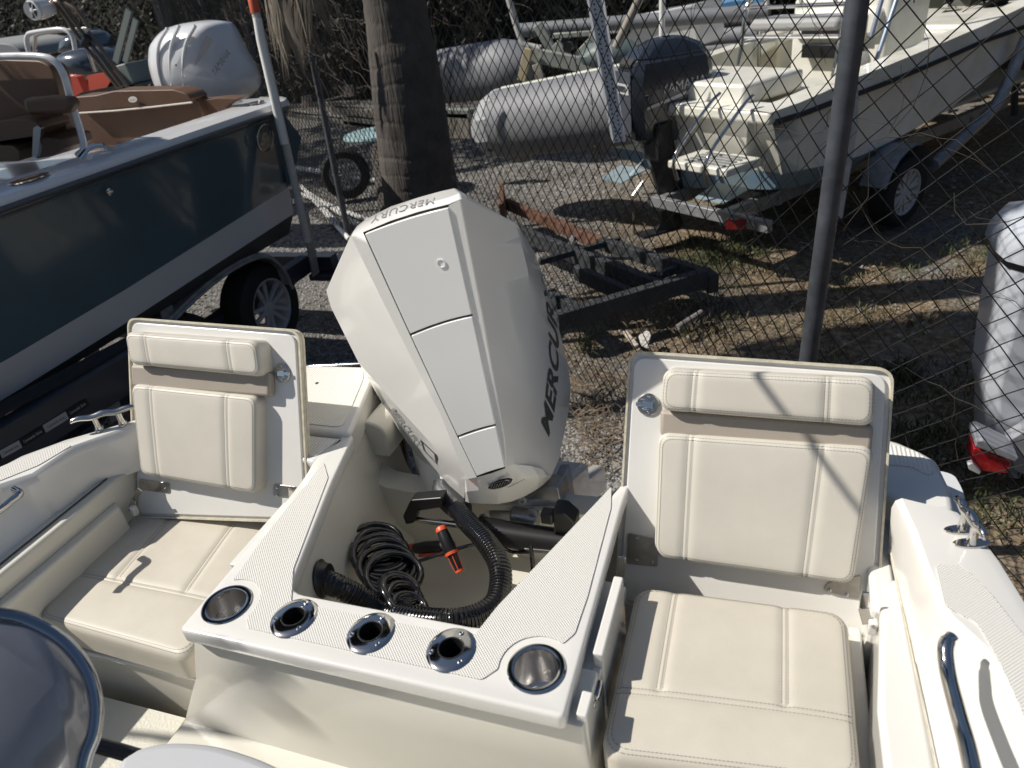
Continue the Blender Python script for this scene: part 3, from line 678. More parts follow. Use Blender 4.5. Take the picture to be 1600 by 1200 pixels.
def flankL(s_, t_):
    base = [(0, (608, 640)), (1, (655, 703))]; top = [(0, (614, 635)), (1, (661, 697))]
    p = poly(base, s_); q = poly(top, s_); return p[0]+(q[0]-p[0])*t_, p[1]+(q[1]-p[1])*t_
lettering('flank_lettering', 'MERCURY', lambda s_, t_: surf_hit(*flankL(s_, t_), 'oL', 'wL', 'zL'), mat('pale_grey_decal', (.34, .34, .33), .4), mot, shear=.28, bold=.02)
m = MB()
for ring in ([(656, 686), (681, 710), (684, 727), (662, 704)], ):
    P = [surf_hit(u, v, 'oL', 'wL', 'zL') for u, v in ring]; c = sum(P, V(0, 0, 0))/4
    m.rows([P, [c+(p-c)*.72 for p in P]], closed=True); m.add([P[0].lerp(c, .35), P[2].lerp(c, .35), P[2].lerp(c, .6), P[0].lerp(c, .6)], [(0, 1, 2, 3)])
m.build('flank_emblem', DECAL, mot, merge=False)
c = at(781.5, 756, y=1.176); ex = (at(800, 751, y=1.176)-c); ey = V(0, .3, 1).normalized()
m = MB()
for k, (r1, r2, off) in enumerate(((1, .82, .002), )):
    m.rows([[c+ex*cos(a)*s_+ey*.0088*sin(a)*s_-V(0, o_, 0) for a in [2*pi*i/32 for i in range(32)]] for s_, o_ in ((1, -.004), (1, .003), (.85, .0045), (.8, .002), (.0001, .002))], closed=True)
m.build('nose_badge', BLK, mot)
m = MB()
for i in range(7):
    a = -0.7+i*.23; m.tube([c+ex*(a-.08)-ey*.004-V(0, .004, 0), c+ex*(a+.12)+ey*.004-V(0, .004, 0)], .0008, n=4)
m.tube([c+ex*cos(a)*.9+ey*.0078*sin(a)-V(0, .0042, 0) for a in [2*pi*i/32 for i in range(32)]], .0007, n=5, closed=True); m.build('badge_ring', SS, mot, merge=False)
m = MB(); m.tube([at(u, v, y=1.197) for u, v in [(753, 769), (775, 768), (800, 759), (820, 748)]], .0007, n=4); m.build('nose_pinstripe', mat('faint_line', (.25, .24, .22), .6), mot)
# lower cowling (chaps), rigging boot, midsection
m = MB()
A_ = [at(u, v, y=yy) for u, v, yy in [(644, 703, 1.40), (672, 728, 1.34), (702, 765, 1.28), (729, 788, 1.26), (716, 783, 1.30), (700, 762, 1.36)]]
m.face(*[at(u, v, y=yy) for u, v, yy in [(643, 698, 1.40), (668, 722, 1.33), (706, 764, 1.265), (692, 770, 1.27), (672, 779, 1.29)]])
m.face(*[at(u, v, y=yy) for u, v, yy in [(643, 698, 1.40), (672, 779, 1.29), (670, 805, 1.45), (655, 760, 1.6)]])
m.prism([at(u, v, y=1.33) for u, v in [(668, 728), (702, 760), (700, 775), (673, 779)]], V(0, .25, -.05))
m.build('lower_cowling', COWL, mot, bevel=.003)
m = MB(); m.rows([[at(u, v, y=yy) for u, v, yy in [(883, 672, 1.48), (888, 700, 1.5), (884, 712, 1.5), (874, 717, 1.42)]], [at(u, v, y=yy) for u, v, yy in [(880, 668, 1.7), (890, 700, 1.75), (886, 712, 1.75), (876, 717, 1.7)]]], closed=False); m.build('lower_cowling', COWL, mot)
m = MB(); P = [at(u, v, y=yy) for u, v, yy in [(692, 768, 1.275), (708, 785, 1.25), (722, 800, 1.225)]]
m.tube([P[0]+V(-.004, .02, .008), P[0], P[1], P[2]], [.030, .034, .035, .031], n=10); m.build('rigging_boot', mat('dark_grey_rubber', (.035, .036, .04), .4), mot, angle=50)
# swivel bracket + steering cylinder
m = MB(); a = at(770, 800, y=1.33); b_ = at(870, 775, y=1.36)
m.tube([a, a.lerp(b_, .5), b_], [.030, .034, .030], n=16); m.tube([at(800, 805, y=1.30), at(842, 812, y=1.30)], .026, n=16)
m.prism([at(u, v, y=1.33) for u, v in [(780, 800), (850, 760), (872, 762), (880, 800), (860, 825), (800, 830)]], V(0, .08, -.02)); m.build('swivel_bracket', ALU, mot, bevel=.006)
for (u, v) in ((755, 810), (817, 781), (832, 800)):
    m = MB(); m.lathe([(.013, 0), (.012, .006), (.006, .007), (.005, .002), (0, .002)], at(u, v, y=1.27), V(0, -1, .3), n=20); m.build('bracket_bolt', ALU, mot)
m = MB(); P = [at(u, v, y=1.22) for u, v in [(634, 810), (700, 818), (750, 826)]]; m.tube(P, .0085, n=16); m.build('steering_rod', SS, mot)
m = MB(); P = [at(u, v, y=1.22) for u, v in [(748, 826), (800, 836), (893, 849)]]; m.tube([P[0], P[1], P[2]], .033, n=22); m.lathe([(.036, -.01), (.036, .01)], P[2], (P[2]-P[1]), n=22); m.build('steering_cylinder', BLK, mot, bevel=.003)
m = MB(); P = [at(u, v, y=1.22) for u, v in [(632, 812), (641, 786), (690, 783)]]
m.prism(roundpoly([at(u, v, y=1.205) for u, v in [(629, 807), (641, 782), (690, 778), (692, 793), (652, 799), (646, 818), (634, 820)]], .006), V(0, .035, 0)); m.build('steering_arm', BLK, mot, bevel=.004)
m = MB(); m.prism(roundpoly([at(u, v, y=1.215) for u, v in [(862, 800), (880, 802), (898, 818), (899, 850), (885, 862), (868, 850)]], .006), V(0, .05, 0)); m.box(at(856, 806, y=1.22), (.03, .03, .03)); m.build('steering_arm', BLK, mot, bevel=.004)
m = MB(); m.tube(smooth([at(u, v, y=1.20) for u, v in [(876, 868), (840, 862), (822, 864), (790, 850), (770, 843)]], 6), .004, n=8); m.tube(smooth([at(u, v, y=1.19) for u, v in [(880, 862), (850, 858), (820, 857)]], 5), .0035, n=8); m.build('hydraulic_line', GREYP, mot)
m = MB(); m.box(at(862, 868, y=1.19), (.022, .012, .012)); m.box(at(745, 847, y=1.2), (.016, .008, .008)); m.build('hydraulic_fitting', SSB, mot, bevel=.001)
# clamp bracket either side + leg going aft
m = MB(); m.prism([at(u, v, y=1.42) for u, v in [(868, 742), (884, 742), (893, 800), (872, 800)]], V(0, .05, 0)); m.build('clamp_bracket', mat('blue_grey_paint', (.32, .36, .42), .3, coat=.4), mot, bevel=.005)
m = MB(); mc = V(-.60, 1.45, 1.10)
m.prism([V(-.66, 1.36, 1.18), V(-.54, 1.36, 1.18), V(-.54, 1.9, .90), V(-.66, 1.9, .90)], V(0, 0, -.20)); m.prism([V(-.63, 1.85, .86), V(-.57, 1.85, .86), V(-.57, 2.25, .62), V(-.63, 2.25, .62)], V(0, 0, -.14)); m.build('midsection', COWL, mot, bevel=.02, seg=3)
m = MB(); m.tube([at(612, 640, y=1.62), at(640, 765, y=1.50)], .010, n=10); m.tube([at(621, 640, y=1.64), at(645, 765, y=1.50)], .006, n=10); m.lathe([(.014, -.01), (.014, .01)], at(643, 765, y=1.49), V(1, 0, 0), n=12); m.build('tilt_rod', mat('bronze_rod', (.22, .18, .14), .2, metal=.9), mot)
m = MB(); m.tube([at(643, 768, y=1.5), at(612, 762, y=1.55)], .004, n=8); m.build('hydraulic_line', SSB, mot)

# ---- rigging hose -------------------------------------------------------------------------
def corrugated(name, pts, r, m_, parent, label=None, pitch=.0085):
    S = smooth(pts, 14); L = [0]
    for a, b_ in zip(S, S[1:]): L.append(L[-1]+(b_-a).length)
    n = int(L[-1]/pitch)*4; P = []; rad = []; j = 0
    for i in range(n+1):
        s_ = L[-1]*i/n
        while j < len(L)-2 and L[j+1] < s_: j += 1
        f = (s_-L[j])/max(1e-9, L[j+1]-L[j]); P.append(S[j].lerp(S[j+1], f)); rad.append(r*(1, 1, .88, .88)[i % 4])
    mb = MB(); mb.tube(P, rad, n=20); return mb.build(name, m_, parent, angle=40)
hose = corrugated('rigging_hose', [at(712, 792, y=1.235), at(730, 815, y=1.17), at(758, 845, y=1.10), at(779, 880, y=1.04), at(782, 915, y=.99), at(772, 945, y=.94), at(740, 964, y=.90), at(700, 970, y=.87), at(650, 966, y=.87), at(600, 955, y=.88), at(560, 932, y=.875), at(530, 917, y=.865), at(507, 908, x=-.855)], .0255, GLOSSBLK, None)
tag(hose, 'thick black corrugated rigging hose curving from the well wall up to the white engine', 'hose')
c = at(503, 905, x=-.862); m = MB(); nn = V(1, .30, .05)
m.lathe([(.026, 0), (.040, .0), (.042, .004), (.034, .010), (.031, .022), (.026, .022)], c+V(-.004, 0, 0), nn, n=32); fl_ = m.build('hose_flange', BLK, boat, angle=40)
# ---- coiled washdown hose -----------------------------------------------------------------
def coil(c0, c1, r0, r1, turns, tr_, up=V(0, 0, 1), jit=.007, seed=3, nrm=V(.35, -.12, .93)):
    g = random.Random(seed); c0, c1 = Vector(c0), Vector(c1); ax = (c1-c0); P = []
    d = nrm.normalized(); x = d.cross(V(0, 1, .2)).normalized(); y = d.cross(x); N = int(turns*22)
    js = [(g.uniform(-1, 1)*jit, g.uniform(-1, 1)*jit, g.uniform(.9, 1.1)) for _ in range(int(turns)+2)]
    for i in range(N+1):
        t = i/N; a = 2*pi*turns*t; k = int(turns*t); f = turns*t-k; j0, j1 = js[k], js[k+1]
        rr_ = (r0+(r1-r0)*t)*(j0[2]*(1-f)+j1[2]*f)
        P.append(c0+ax*t+x*(cos(a)*rr_+j0[0]*(1-f)+j1[0]*f)+y*(sin(a)*rr_+j0[1]*(1-f)+j1[1]*f)+d*sin(a+j0[0]*90)*rr_*.22)
    return P
P1 = coil(at(584, 842, y=1.10), at(615, 905, y=.985), .070, .060, 8.5, 0)
P2 = coil(at(622, 912, y=.96), at(640, 950, y=.90), .044, .042, 4.3, 0, seed=8, nrm=V(.5, .1, .85))
m = MB(); m.tube(smooth(P1[::2]+[P1[-1].lerp(P2[0], .5)]+P2[::2], 2), .0082, n=9)
ch = m.build('coiled_hose', GLOSSBLK, None, angle=60); tag(ch, 'glossy black coiled washdown hose heaped against the left wall of the rigging well', 'hose')
# spray gun
g = thing('spray_nozzle', 'black and orange pistol spray nozzle lying behind the big corrugated hose', 'spray nozzle', at(690, 850, y=1.16))
m = MB(); a = at(648, 857, y=1.17); b_ = at(706, 853, y=1.15); m.tube([a, a.lerp(b_, .3), a.lerp(b_, .7), b_], [.013, .0165, .0155, .014], n=14); m.build('grip', RUB, g, angle=50)
m = MB(); m.tube([a-(b_-a).normalized()*.026, a-(b_-a).normalized()*.012, a+(b_-a).normalized()*.004], [.0115, .014, .0135], n=10); m.build('hose_collar', ORG, g)
m = MB(); m.tube([at(655, 868, y=1.145), at(690, 866, y=1.14), at(708, 862, y=1.14)], [.004, .0065, .005], n=8); m.build('trigger', ORG, g)
m = MB(); c1_, c2_ = at(691, 830, y=1.16), at(718, 892, y=1.10); d = (c2_-c1_)
m.tube([c1_, c1_+d*.15, c1_+d*.55, c1_+d*.62, c2_], [.014, .0155, .0165, .0125, .0105], n=16); m.build('barrel', BLK, g, angle=30)
m = MB(); m.lathe([(.0152, 0), (.0150, .006), (.012, .012), (0, .014)], c1_, -d, n=16); m.tube([c1_+d*.53, c1_+d*.60], [.0172, .0170], n=16); m.tube([c2_-d*.02, c2_+d*.03], [.0112, .0108], n=16)
for k in range(5):
    aa = k*2*pi/5; x_ = d.normalized().cross(V(0, 0, 1)).normalized(); y_ = d.normalized().cross(x_); o_ = x_*cos(aa)+y_*sin(aa); m.tube([c1_+d*.64+o_*.0125, c2_-d*.03+o_*.0108], .0011, n=4)
m.build('orange_trim', ORG, g, merge=False)
m = MB(); m.tube(smooth([at(620, 890, y=1.05), at(660, 875, y=1.09), at(700, 862, y=1.13), at(735, 852, y=1.16), at(770, 848, y=1.19), at(800, 862, y=1.2), at(832, 862, y=1.18)], 8), .0045, n=8)
m.tube(smooth([at(829, 852, y=1.17), at(832, 880, y=1.14), at(833, 905, y=1.12), at(836, 930, y=1.1)], 6), .0052, n=8)
cb = m.build('control_cable', GLOSSBLK, None); tag(cb, 'thin black control cables running across the well behind the corrugated hose', 'cable')

# ---- foreground: helm seat back, its rail, and the pale seat below -------------------------
hs = thing('leaning_post', 'out of focus dark padded helm seat back with gloss frame at the lower left corner', 'seat', (-.55, .3, 1.7))
fn = (CC-at(60, 1080, y=.36)).normalized(); fp = at(60, 1080, y=.36)
F_ = lambda u, v, d=0: on(u, v, fp+fn*d, fn)
ol = [(-90, 1260), (-90, 950), (0, 962), (45, 972), (95, 1000), (132, 1045), (148, 1095), (146, 1145), (130, 1190), (120, 1260)]
P = smooth([F_(*p) for p in ol[1:]], 5)+[F_(*ol[0])]
c = sum(P, V(0, 0, 0))/len(P); m = MB(); m.rows([[c+(p-c)*s_+fn*h_ for p in P] for s_, h_ in ((.001, .034), (.3, .031), (.55, .024), (.75, .015), (.88, .008), (.97, .002), (1, -.004), (1, -.02), (.001, -.02))], closed=True); m.build('seat_back', mat('slate_vinyl', (.17, .18, .21), .20, coat=1, var=.2, vscale=5), hs, angle=60)
m = MB(); m.tube(P[:-1], .011, n=14); m.build('gloss_frame', mat('polished_black_frame', (.35, .36, .38), .06, metal=1), hs, angle=60)
m = MB(); m.tube([at(100, 1150, y=.42), at(180, 1172, y=.44), at(250, 1192, y=.46), at(330, 1225, y=.48)], .013, n=14); m.build('seat_rail', mat('black_chrome', (.03, .03, .035), .12, metal=.6), hs)
m = MB(); cz = 1.34; PP = [at(u, v, z=cz) for u, v in [(205, 1172), (235, 1160), (275, 1156), (330, 1160), (380, 1173), (430, 1193), (480, 1225), (470, 1300), (180, 1300), (180, 1200)]]
m.prism(smooth(PP, 4, closed=True), V(0, 0, -.08)); cc_ = m.build('cooler_seat', mat('pale_grey_vinyl', (.45, .46, .48), .5), None, bevel=.015, seg=3); tag(cc_, 'pale grey rounded cushion at the bottom edge beside the dark helm seat', 'cushion')

# ================================================================ GROUND
def ground_mat():
    m = bpy.data.materials.new('gravel_and_dirt'); m.use_nodes = True; n = m.node_tree.nodes; L = m.node_tree.links; b = n['Principled BSDF']
    tc = n.new('ShaderNodeTexCoord')
    def noise(sc, det=6, ro=.6):
        t = n.new('ShaderNodeTexNoise'); t.inputs['Scale'].default_value = sc; t.inputs['Detail'].default_value = det; t.inputs['Roughness'].default_value = ro; L.new(tc.outputs['Object'], t.inputs[0]); return t
    vo = n.new('ShaderNodeTexVoronoi'); vo.inputs['Scale'].default_value = 34; L.new(tc.outputs['Object'], vo.inputs[0])
    g = n.new('ShaderNodeValToRGB'); L.new(vo.outputs['Color'], g.inputs[0]); g.color_ramp.elements[0].color = (.085, .08, .073, 1); g.color_ramp.elements[1].color = (.27, .255, .235, 1)
    nd = noise(18); d = n.new('ShaderNodeValToRGB'); L.new(nd.outputs[0], d.inputs[0]); d.color_ramp.elements[0].position = .35; d.color_ramp.elements[1].position = .7
    d.color_ramp.elements[0].color = (.11, .082, .052, 1); d.color_ramp.elements[1].color = (.34, .265, .18, 1)
    mk = noise(.55, 4, .7); mr = n.new('ShaderNodeValToRGB'); L.new(mk.outputs[0], mr.inputs[0]); mr.color_ramp.elements[0].position = .36; mr.color_ramp.elements[1].position = .50
    sx = n.new('ShaderNodeSeparateXYZ'); L.new(tc.outputs['Object'], sx.inputs[0])
    gr = n.new('ShaderNodeMapRange'); gr.inputs[1].default_value = -2.6; gr.inputs[2].default_value = -.6; L.new(sx.outputs[0], gr.inputs[0])
    mul = n.new('ShaderNodeMath'); mul.operation = 'MULTIPLY'; L.new(mr.outputs[0], mul.inputs[0]); L.new(gr.outputs[0], mul.inputs[1])
    mx = n.new('ShaderNodeMixRGB'); L.new(mul.outputs[0], mx.inputs[0]); L.new(g.outputs[0], mx.inputs[1]); L.new(d.outputs[0], mx.inputs[2])
    L.new(mx.outputs[0], b.inputs['Base Color']); b.inputs['Roughness'].default_value = .95; b.inputs['Specular IOR Level'].default_value = .1
    bp = n.new('ShaderNodeBump'); bp.inputs['Distance'].default_value = .02; bp.inputs['Strength'].default_value = .9
    ad = n.new('ShaderNodeMath'); ad.operation = 'ADD'; nb = noise(45); L.new(vo.outputs[0], ad.inputs[0]); L.new(nb.outputs[0], ad.inputs[1]); L.new(ad.outputs[0], bp.inputs['Height']); L.new(bp.outputs[0], b.inputs['Normal'])
    return m
m = MB(); N = 60
from mathutils import noise as mn
def gz(x, y): return .05*mn.noise(V(x*.45, y*.45, 3))+.02*mn.noise(V(x*1.7, y*1.7, 9))-.02
def gxs(n, a, b_): return [a+(b_-a)*i/n for i in range(n+1)]
xs = [-120, -60, -30]+gxs(100, -14, 12)+[30, 60, 120]; ys = [-60, -20]+gxs(90, -2, 20)+[40, 80, 160]
m.rows([[V(x, y, gz(x, y)) for x in xs] for y in ys]); kind(m.build('ground', ground_mat(), None, angle=80), 'structure')
# loose stones, one stuff object: every stone real, far denser where gravel shows
STONE = [mat('stone_grey', (.28, .27, .26), .9, var=.3, vscale=20), mat('stone_pale', (.34, .33, .31), .9), mat('stone_dark', (.08, .077, .073), .9)]
def stone(mb, c, r, g, mi):
    t = [(-1, -.6, 0), (1, -.7, 0), (.9, .8, 0), (-.8, .9, 0), (-.5, -.4, .8), (.6, -.3, .9), (.5, .5, .75), (-.4, .5, .9)]
    a = g.uniform(0, 6.28); ca, sa = cos(a), sin(a); sx_, sy_, sz_ = g.uniform(.7, 1.2), g.uniform(.5, .9), g.uniform(.4, .8); vs = []
    for x, y, z in t:
        x *= sx_*g.uniform(.8, 1.2); y *= sy_*g.uniform(.8, 1.2); vs.append(V(c[0]+(x*ca-y*sa)*r, c[1]+(x*sa+y*ca)*r, c[2]+(z*sz_)*r*g.uniform(.8, 1.2)))
    mb.add(vs, [(4, 5, 6, 7), (0, 1, 5, 4), (1, 2, 6, 5), (2, 3, 7, 6), (3, 0, 4, 7)], mi)
g = random.Random(5); mb = MB()
def scatter(n, fx, fy, r0, r1, keep=lambda x, y: True):
    for _ in range(n):
        x, y = g.uniform(*fx), g.uniform(*fy)
        if keep(x, y): stone(mb, (x, y, gz(x, y)-.002), g.uniform(r0, r1), g, g.choices((0, 1, 2), (6, 3, 2))[0])
scatter(16000, (-1.6, -.2), (1.9, 3.6), .008, .018)
scatter(14000, (-5.2, -1.4), (2.4, 6.6), .009, .020)
scatter(9000, (-6.5, -1.0), (6, 10), .012, .026, lambda x, y: x < -1.5 or mn.noise(V(x, y, 1)) > 0)
scatter(3000, (-1.5, 6), (3.2, 12), .009, .026, lambda x, y: mn.noise(V(x*.8, y*.8, 4)) > .05)
kind(mb.build('gravel', STONE, None, angle=20, merge=False), 'stuff')

# ================================================================ NEIGHBOURING BLUE BOAT
BLUE = mat('deep_blue_gelcoat', (.078, .125, .152), .14, coat=1, var=.08, vscale=1.1)
WHT = mat('neutral_white_gelcoat', (.74, .74, .74), .18, coat=.7)  # one even neutral white
TAN = mat('tan_leather', (.125, .068, .040), .5, bump=('noise', 220, .15), var=.12)
NAVY = mat('painted_trailer_beam', (.030, .036, .052), .35, coat=.2)
TYRE = mat('tyre_rubber', (.012, .012, .012), .75, var=.2, bump=('noise', 90, .4))
ALLOY = mat('alloy_wheel', (.50, .52, .56), .3, metal=.35)
GALV = mat('galvanised_steel', (.34, .35, .36), .48, metal=.55, var=.35, vscale=14)
bb = thing('bay_boat', 'dark blue hulled centre console with tan seats on a trailer beside the white boat', 'boat', (-4.3, 1.5, .6))
BX = -4.30                                        # its centreline
sec = [(-3.05, 1.80), (-3.09, 1.66), (-3.15, 1.40), (-3.19, 1.18), (-3.215, 1.05), (-3.30, .92), (-3.75, .74), (BX, .62)]
def hullrow(y, k=1, dz=0): return [V(BX+(x-BX)*k, y, z+dz) for x, z in sec]
ysb = [4.16, 3.9, 3.3, 2.6, 1.9, 1.2, .4, -.6, -1.6, -2.4]
ks = [1, 1, 1, 1, 1, 1, .985, .93, .75, .4]
def stripz(y): return max(0, (y-2.2))*.055
hrows = []
for y, k in zip(ysb, ks):
    r = hullrow(y, k)
    r[3] = V(r[3].x, y, 1.15+stripz(y)); r[4] = V(r[4].x, y, .99+stripz(y)*.7); hrows.append(r)
for nm, a, b_, mt in (('hull', 0, 4, BLUE), ('boot_stripe', 3, 5, mat('grey_white_boot_stripe', (.55, .56, .58), .3, coat=.3)), ('hull_bottom', 4, 8, mat('dark_bottom_paint', (.05, .055, .06), .6))):
    m = MB(); m.rows([r[a:b_] for r in hrows]); m.rows([[V(2*BX-p.x, p.y, p.z) for p in r[a:b_]] for r in hrows])
    if nm == 'hull':
        r = hrows[0][:4]; st_ = [V(r[0].x+.09, 4.30, 1.60), V(r[3].x+.02, 4.24, 1.22)]
        m.face(r[0], r[1], r[2], r[3], V(2*BX-r[3].x, 4.16, r[3].z), V(2*BX-r[2].x, 4.16, r[2].z), V(2*BX-r[1].x, 4.16, r[1].z), V(2*BX-r[0].x, 4.16, r[0].z))
    m.build(nm, mt, bb, angle=40)
# stern corner wedge that stands proud of the transom
A1, A2, A3, A4 = at(432, 163, y=4.10), at(471, 214, y=4.16), at(467, 235, y=4.16), at(455, 288, y=4.14)
m = MB(); inn = [V(p.x-.12, p.y+.12, p.z) for p in (A1, A2, A3, A4)]
m.face(at(425, 165, y=4.09), A1, A2, A3, A4, at(448, 290, y=4.10)); m.rows([[A1, A2, A3, A4], inn]); m.build('stern_quarter', BLUE, bb, angle=30)
# gunwale cap with rub rail
capo = [V(BX+(p.x-BX)*(k if k < 1 else 1), p.y, 1.80) for p, k in [(V(-3.05, y, 0), k) for y, k in zip(ysb, ks)]]
m = MB(); rows = []
for p in capo:
    wv = .20 if p.y > .5 else .2
    rows.append([p+V(.016, 0, -.035), p+V(.020, 0, -.01), p+V(.006, 0, .018), p+V(-.03, 0, .030), p+V(-wv, 0, .038), p+V(-wv-.02, 0, .02), p+V(-wv-.03, 0, -.35)])
rows = [[q+V(-.05, .10, -.0) for q in rows[0]]]+rows
m.rows(rows); m.face(*rows[0]); m.rows([[V(2*BX-q.x, q.y, q.z) for q in r] for r in rows]); m.build('gunwale_cap', WHT, bb, angle=40)
m = MB(); m.tube([p+V(.022, 0, -.025) for p in capo], .012, n=8); m.tube([p+V(.012, 0, -.055) for p in capo], .006, n=6); m.build('rub_rail', mat('grey_rub_rail', (.10, .11, .12), .35), bb, angle=60)
m = MB(); m.prism([V(-3.2, 4.26, 1.835), V(-5.4, 4.26, 1.835), V(-5.4, 4.0, 1.835), V(-3.2, 4.0, 1.835)], V(0, 0, -.3)); m.build('transom_cap', WHT, bb, bevel=.03, seg=3)
m = MB(); m.prism([V(-3.26, 4.0, 1.32), V(-5.34, 4.0, 1.32), V(-5.34, -2, 1.32), V(-3.26, -2, 1.32)], V(0, 0, -.03)); m.build('cockpit_sole', WHT, bb)
m = MB(); m.prism([V(-3.24, 2.2, 1.70), V(-3.5, 2.2, 1.60), V(-3.5, -1, 1.60), V(-3.24, -1, 1.70)], V(0, 0, -.3)); m.build('side_liner', WHT, bb, bevel=.02)
# stern bench
def slab(name, px, y, depth, m_, parent, bevel=.01, r=0, seg=3, off=V(0, 1, 0)):
    P = [at(u, v, y=y) for u, v in px]
    if r: P = roundpoly(P, r, 4)
    mb = MB(); mb.prism(P, Vector(off)*depth); return mb.build(name, m_, parent, bevel=bevel, seg=seg)
slab('bench_back', [(112, 152), (150, 150), (178, 143), (270, 141), (290, 146), (308, 158), (318, 180), (300, 232), (125, 232)], 3.85, .12, TAN, bb, .03, .03)
slab('bench_top_roll', [(112, 152), (150, 149), (178, 142), (270, 140), (290, 146), (300, 156), (290, 163), (200, 168), (120, 176)], 3.80, .16, TAN, bb, .03, .02)
m = MB(); m.tube([at(u, v, y=3.79) for u, v in [(118, 177), (180, 173), (240, 167), (300, 160)]], .006, n=6); m.build('piping', mat('white_piping', (.6, .55, .5), .5), bb)
slab('bench_side', [(305, 158), (340, 154), (372, 154), (345, 168), (330, 188), (314, 182)], 3.9, .12, TAN, bb, .02, .01)
m = MB(); m.prism([at(u, v, z=1.66) for u, v in [(133, 238), (150, 222), (300, 215), (225, 222)]], V(0, 0, -.10)); m.build('bench_seat', TAN, bb, bevel=.02)
c = at(208, 155.5, y=3.785); m = MB(); m.lathe([(.018, 0), (.018, .004), (.0, .005)], c, V(0, -1, .3), n=24, sx=2.0, xd=V(1, 0, 0)); em = m.build('seat_emblem', mat('pale_emblem', (.55, .52, .5), .4), bb)
lettering('emblem_letters', 'S·V', lambda s_, t_: c+V(-.020+.040*s_, -.007, -.008+.016*t_), TAN, em)
# gunwale hardware
for (u, v) in ((365, 160), (400, 161)):
    m = MB(); m.lathe([(.05, 0), (.05, .006), (.03, .008), (.026, .003), (0, .003)], at(u, v, z=1.838), V(0, 0, 1), n=24, sx=1.2, xd=V(0, 1, 0)); m.build('rod_holder', SS, bb)
m = MB(); m.lathe([(.05, 0), (.05, .005), (.04, .007), (.03, .004), (0, .004)], at(46, 280, z=1.835), V(0, 0, 1), n=24, sx=2, xd=V(0, 1, 0)); m.build('flush_cleat', SS, bb)
m = MB(); a = at(150, 240, z=1.85); m.tube(smooth([a+V(0, -.1, 0), a+V(0, -.03, .03), a+V(0, .04, .03), a+V(0, .10, 0)], 4), .012, n=8); m.build('cleat', SS, bb)
nb = lambda u, v: on(u, v, V(-3.05, 0, 1.78), V(.9776, 0, -.2102))+V(.012, 0, 0)
c = nb(408, 216)+V(.014, 0, 0); m = MB(); y_ = V(0, 1, 0); z_ = V(.21, 0, .977); m.rows([[c+(y_*cos(a)*r_+z_*sin(a)*r_)+V(h_, 0, 0) for a in [2*pi*i/40 for i in range(40)]] for r_, h_ in ((.086, 0), (.086, .008), (.078, .008), (.078, 0))], closed=True)
eb = m.build('hull_badge', SS, bb)
lettering('badge_letters', 'SV', lambda s_, t_: c+V(.016, 0, 0)+y_*(-.055+.11*s_)+z_*(-.035+.07*t_), mat('brass', (.42, .38, .24), .35, metal=.5), eb, shear=.3)
c = nb(167, 300); m = MB(); m.lathe([(.018, -.002), (.018, .008), (.012, .010), (.011, .002), (0, .002)], c, V(1, 0, 0), n=20); m.build('drain_fitting', SS, bb)
# leaning post seat at the left edge
lp_ = thing('helm_chair', 'brown padded helm chair with white tube frame in the dark blue boat', 'chair', (-3.9, 3.0, 1.6))
m = MB(); m.tube(smooth([at(u, v, y=2.98) for u, v in [(-60, 92), (0, 88), (60, 88), (85, 96), (100, 118), (112, 160), (126, 205), (131, 232), (122, 242)]], 6), .018, n=12); m.build('tube_frame', WHT, lp_, angle=60)
slab('seat_back', [(-60, 96), (0, 93), (62, 95), (80, 105), (88, 130), (95, 170), (105, 205), (100, 214), (-60, 250)], 3.03, .10, TAN, lp_, .03, .03)
slab('armrest', [(34, 155), (70, 151), (105, 153), (112, 165), (105, 178), (45, 181), (38, 172)], 2.90, .07, TAN, lp_, .02, .02)
slab('seat_pad', [(-60, 200), (20, 187), (55, 190), (62, 200), (58, 212), (-60, 230)], 2.86, .2, TAN, lp_, .02, .01)
slab('seat_pad', [(-60, 225), (20, 228), (30, 236), (30, 252), (-60, 256)], 2.86, .3, TAN, lp_, .02, .01)
slab('seat_pad', [(50, 232), (70, 214), (95, 218), (100, 232), (80, 245), (56, 248)], 2.9, .2, TAN, lp_, .02, .01)
slab('chrome_hinge', [(50, 246), (52, 200), (58, 196), (64, 200), (60, 238), (57, 246)], 2.84, .02, SS, lp_, .004, .004)
m = MB(); m.prism([at(u, v, z=1.72) for u, v in [(118, 238), (135, 262), (60, 282), (-60, 300), (-60, 262), (60, 250)]], V(0, 0, -.25)); m.build('seat_plinth', WHT, lp_, bevel=.02)
# its big white engine
def bigcowl(name, label, px, y, dep, m_, ribs=(), cat='outboard motor', back=.8):
    t = thing(name, label, cat, tuple(at(*px[0], y=y)))
    P = smooth([at(u, v, y=y) for u, v in px], 4, closed=True); c = sum(P, V(0, 0, 0))/len(P); rows = []
    for k, (s_, d_) in enumerate(((.02, -.13), (.35, -.12), (.65, -.085), (.86, -.03), (.97, .04), (1, .12), (1, dep*.6), (.94, dep*.85), (.7, dep), (.02, dep))): rows.append([c+(p-c)*s_+V(0, d_, 0) for p in P])
    mb = MB(); mb.rows(rows, closed=True); mb.build('cowl', m_, t, angle=60)
    return t, c
PEARL = mat('pearl_grey_cowl', (.66, .67, .69), .25, coat=.5)
wm, c = bigcowl('white_outboard', 'big pearl white outboard with ribbed cowl on the stern of the dark blue boat',
    [(232, 62), (250, 45), (276, 38), (305, 37), (320, 42), (332, 60), (350, 95), (368, 130), (366, 155), (340, 170), (280, 172), (245, 150), (229, 110), (227, 80)], 4.72, .40, PEARL)
m = MB()
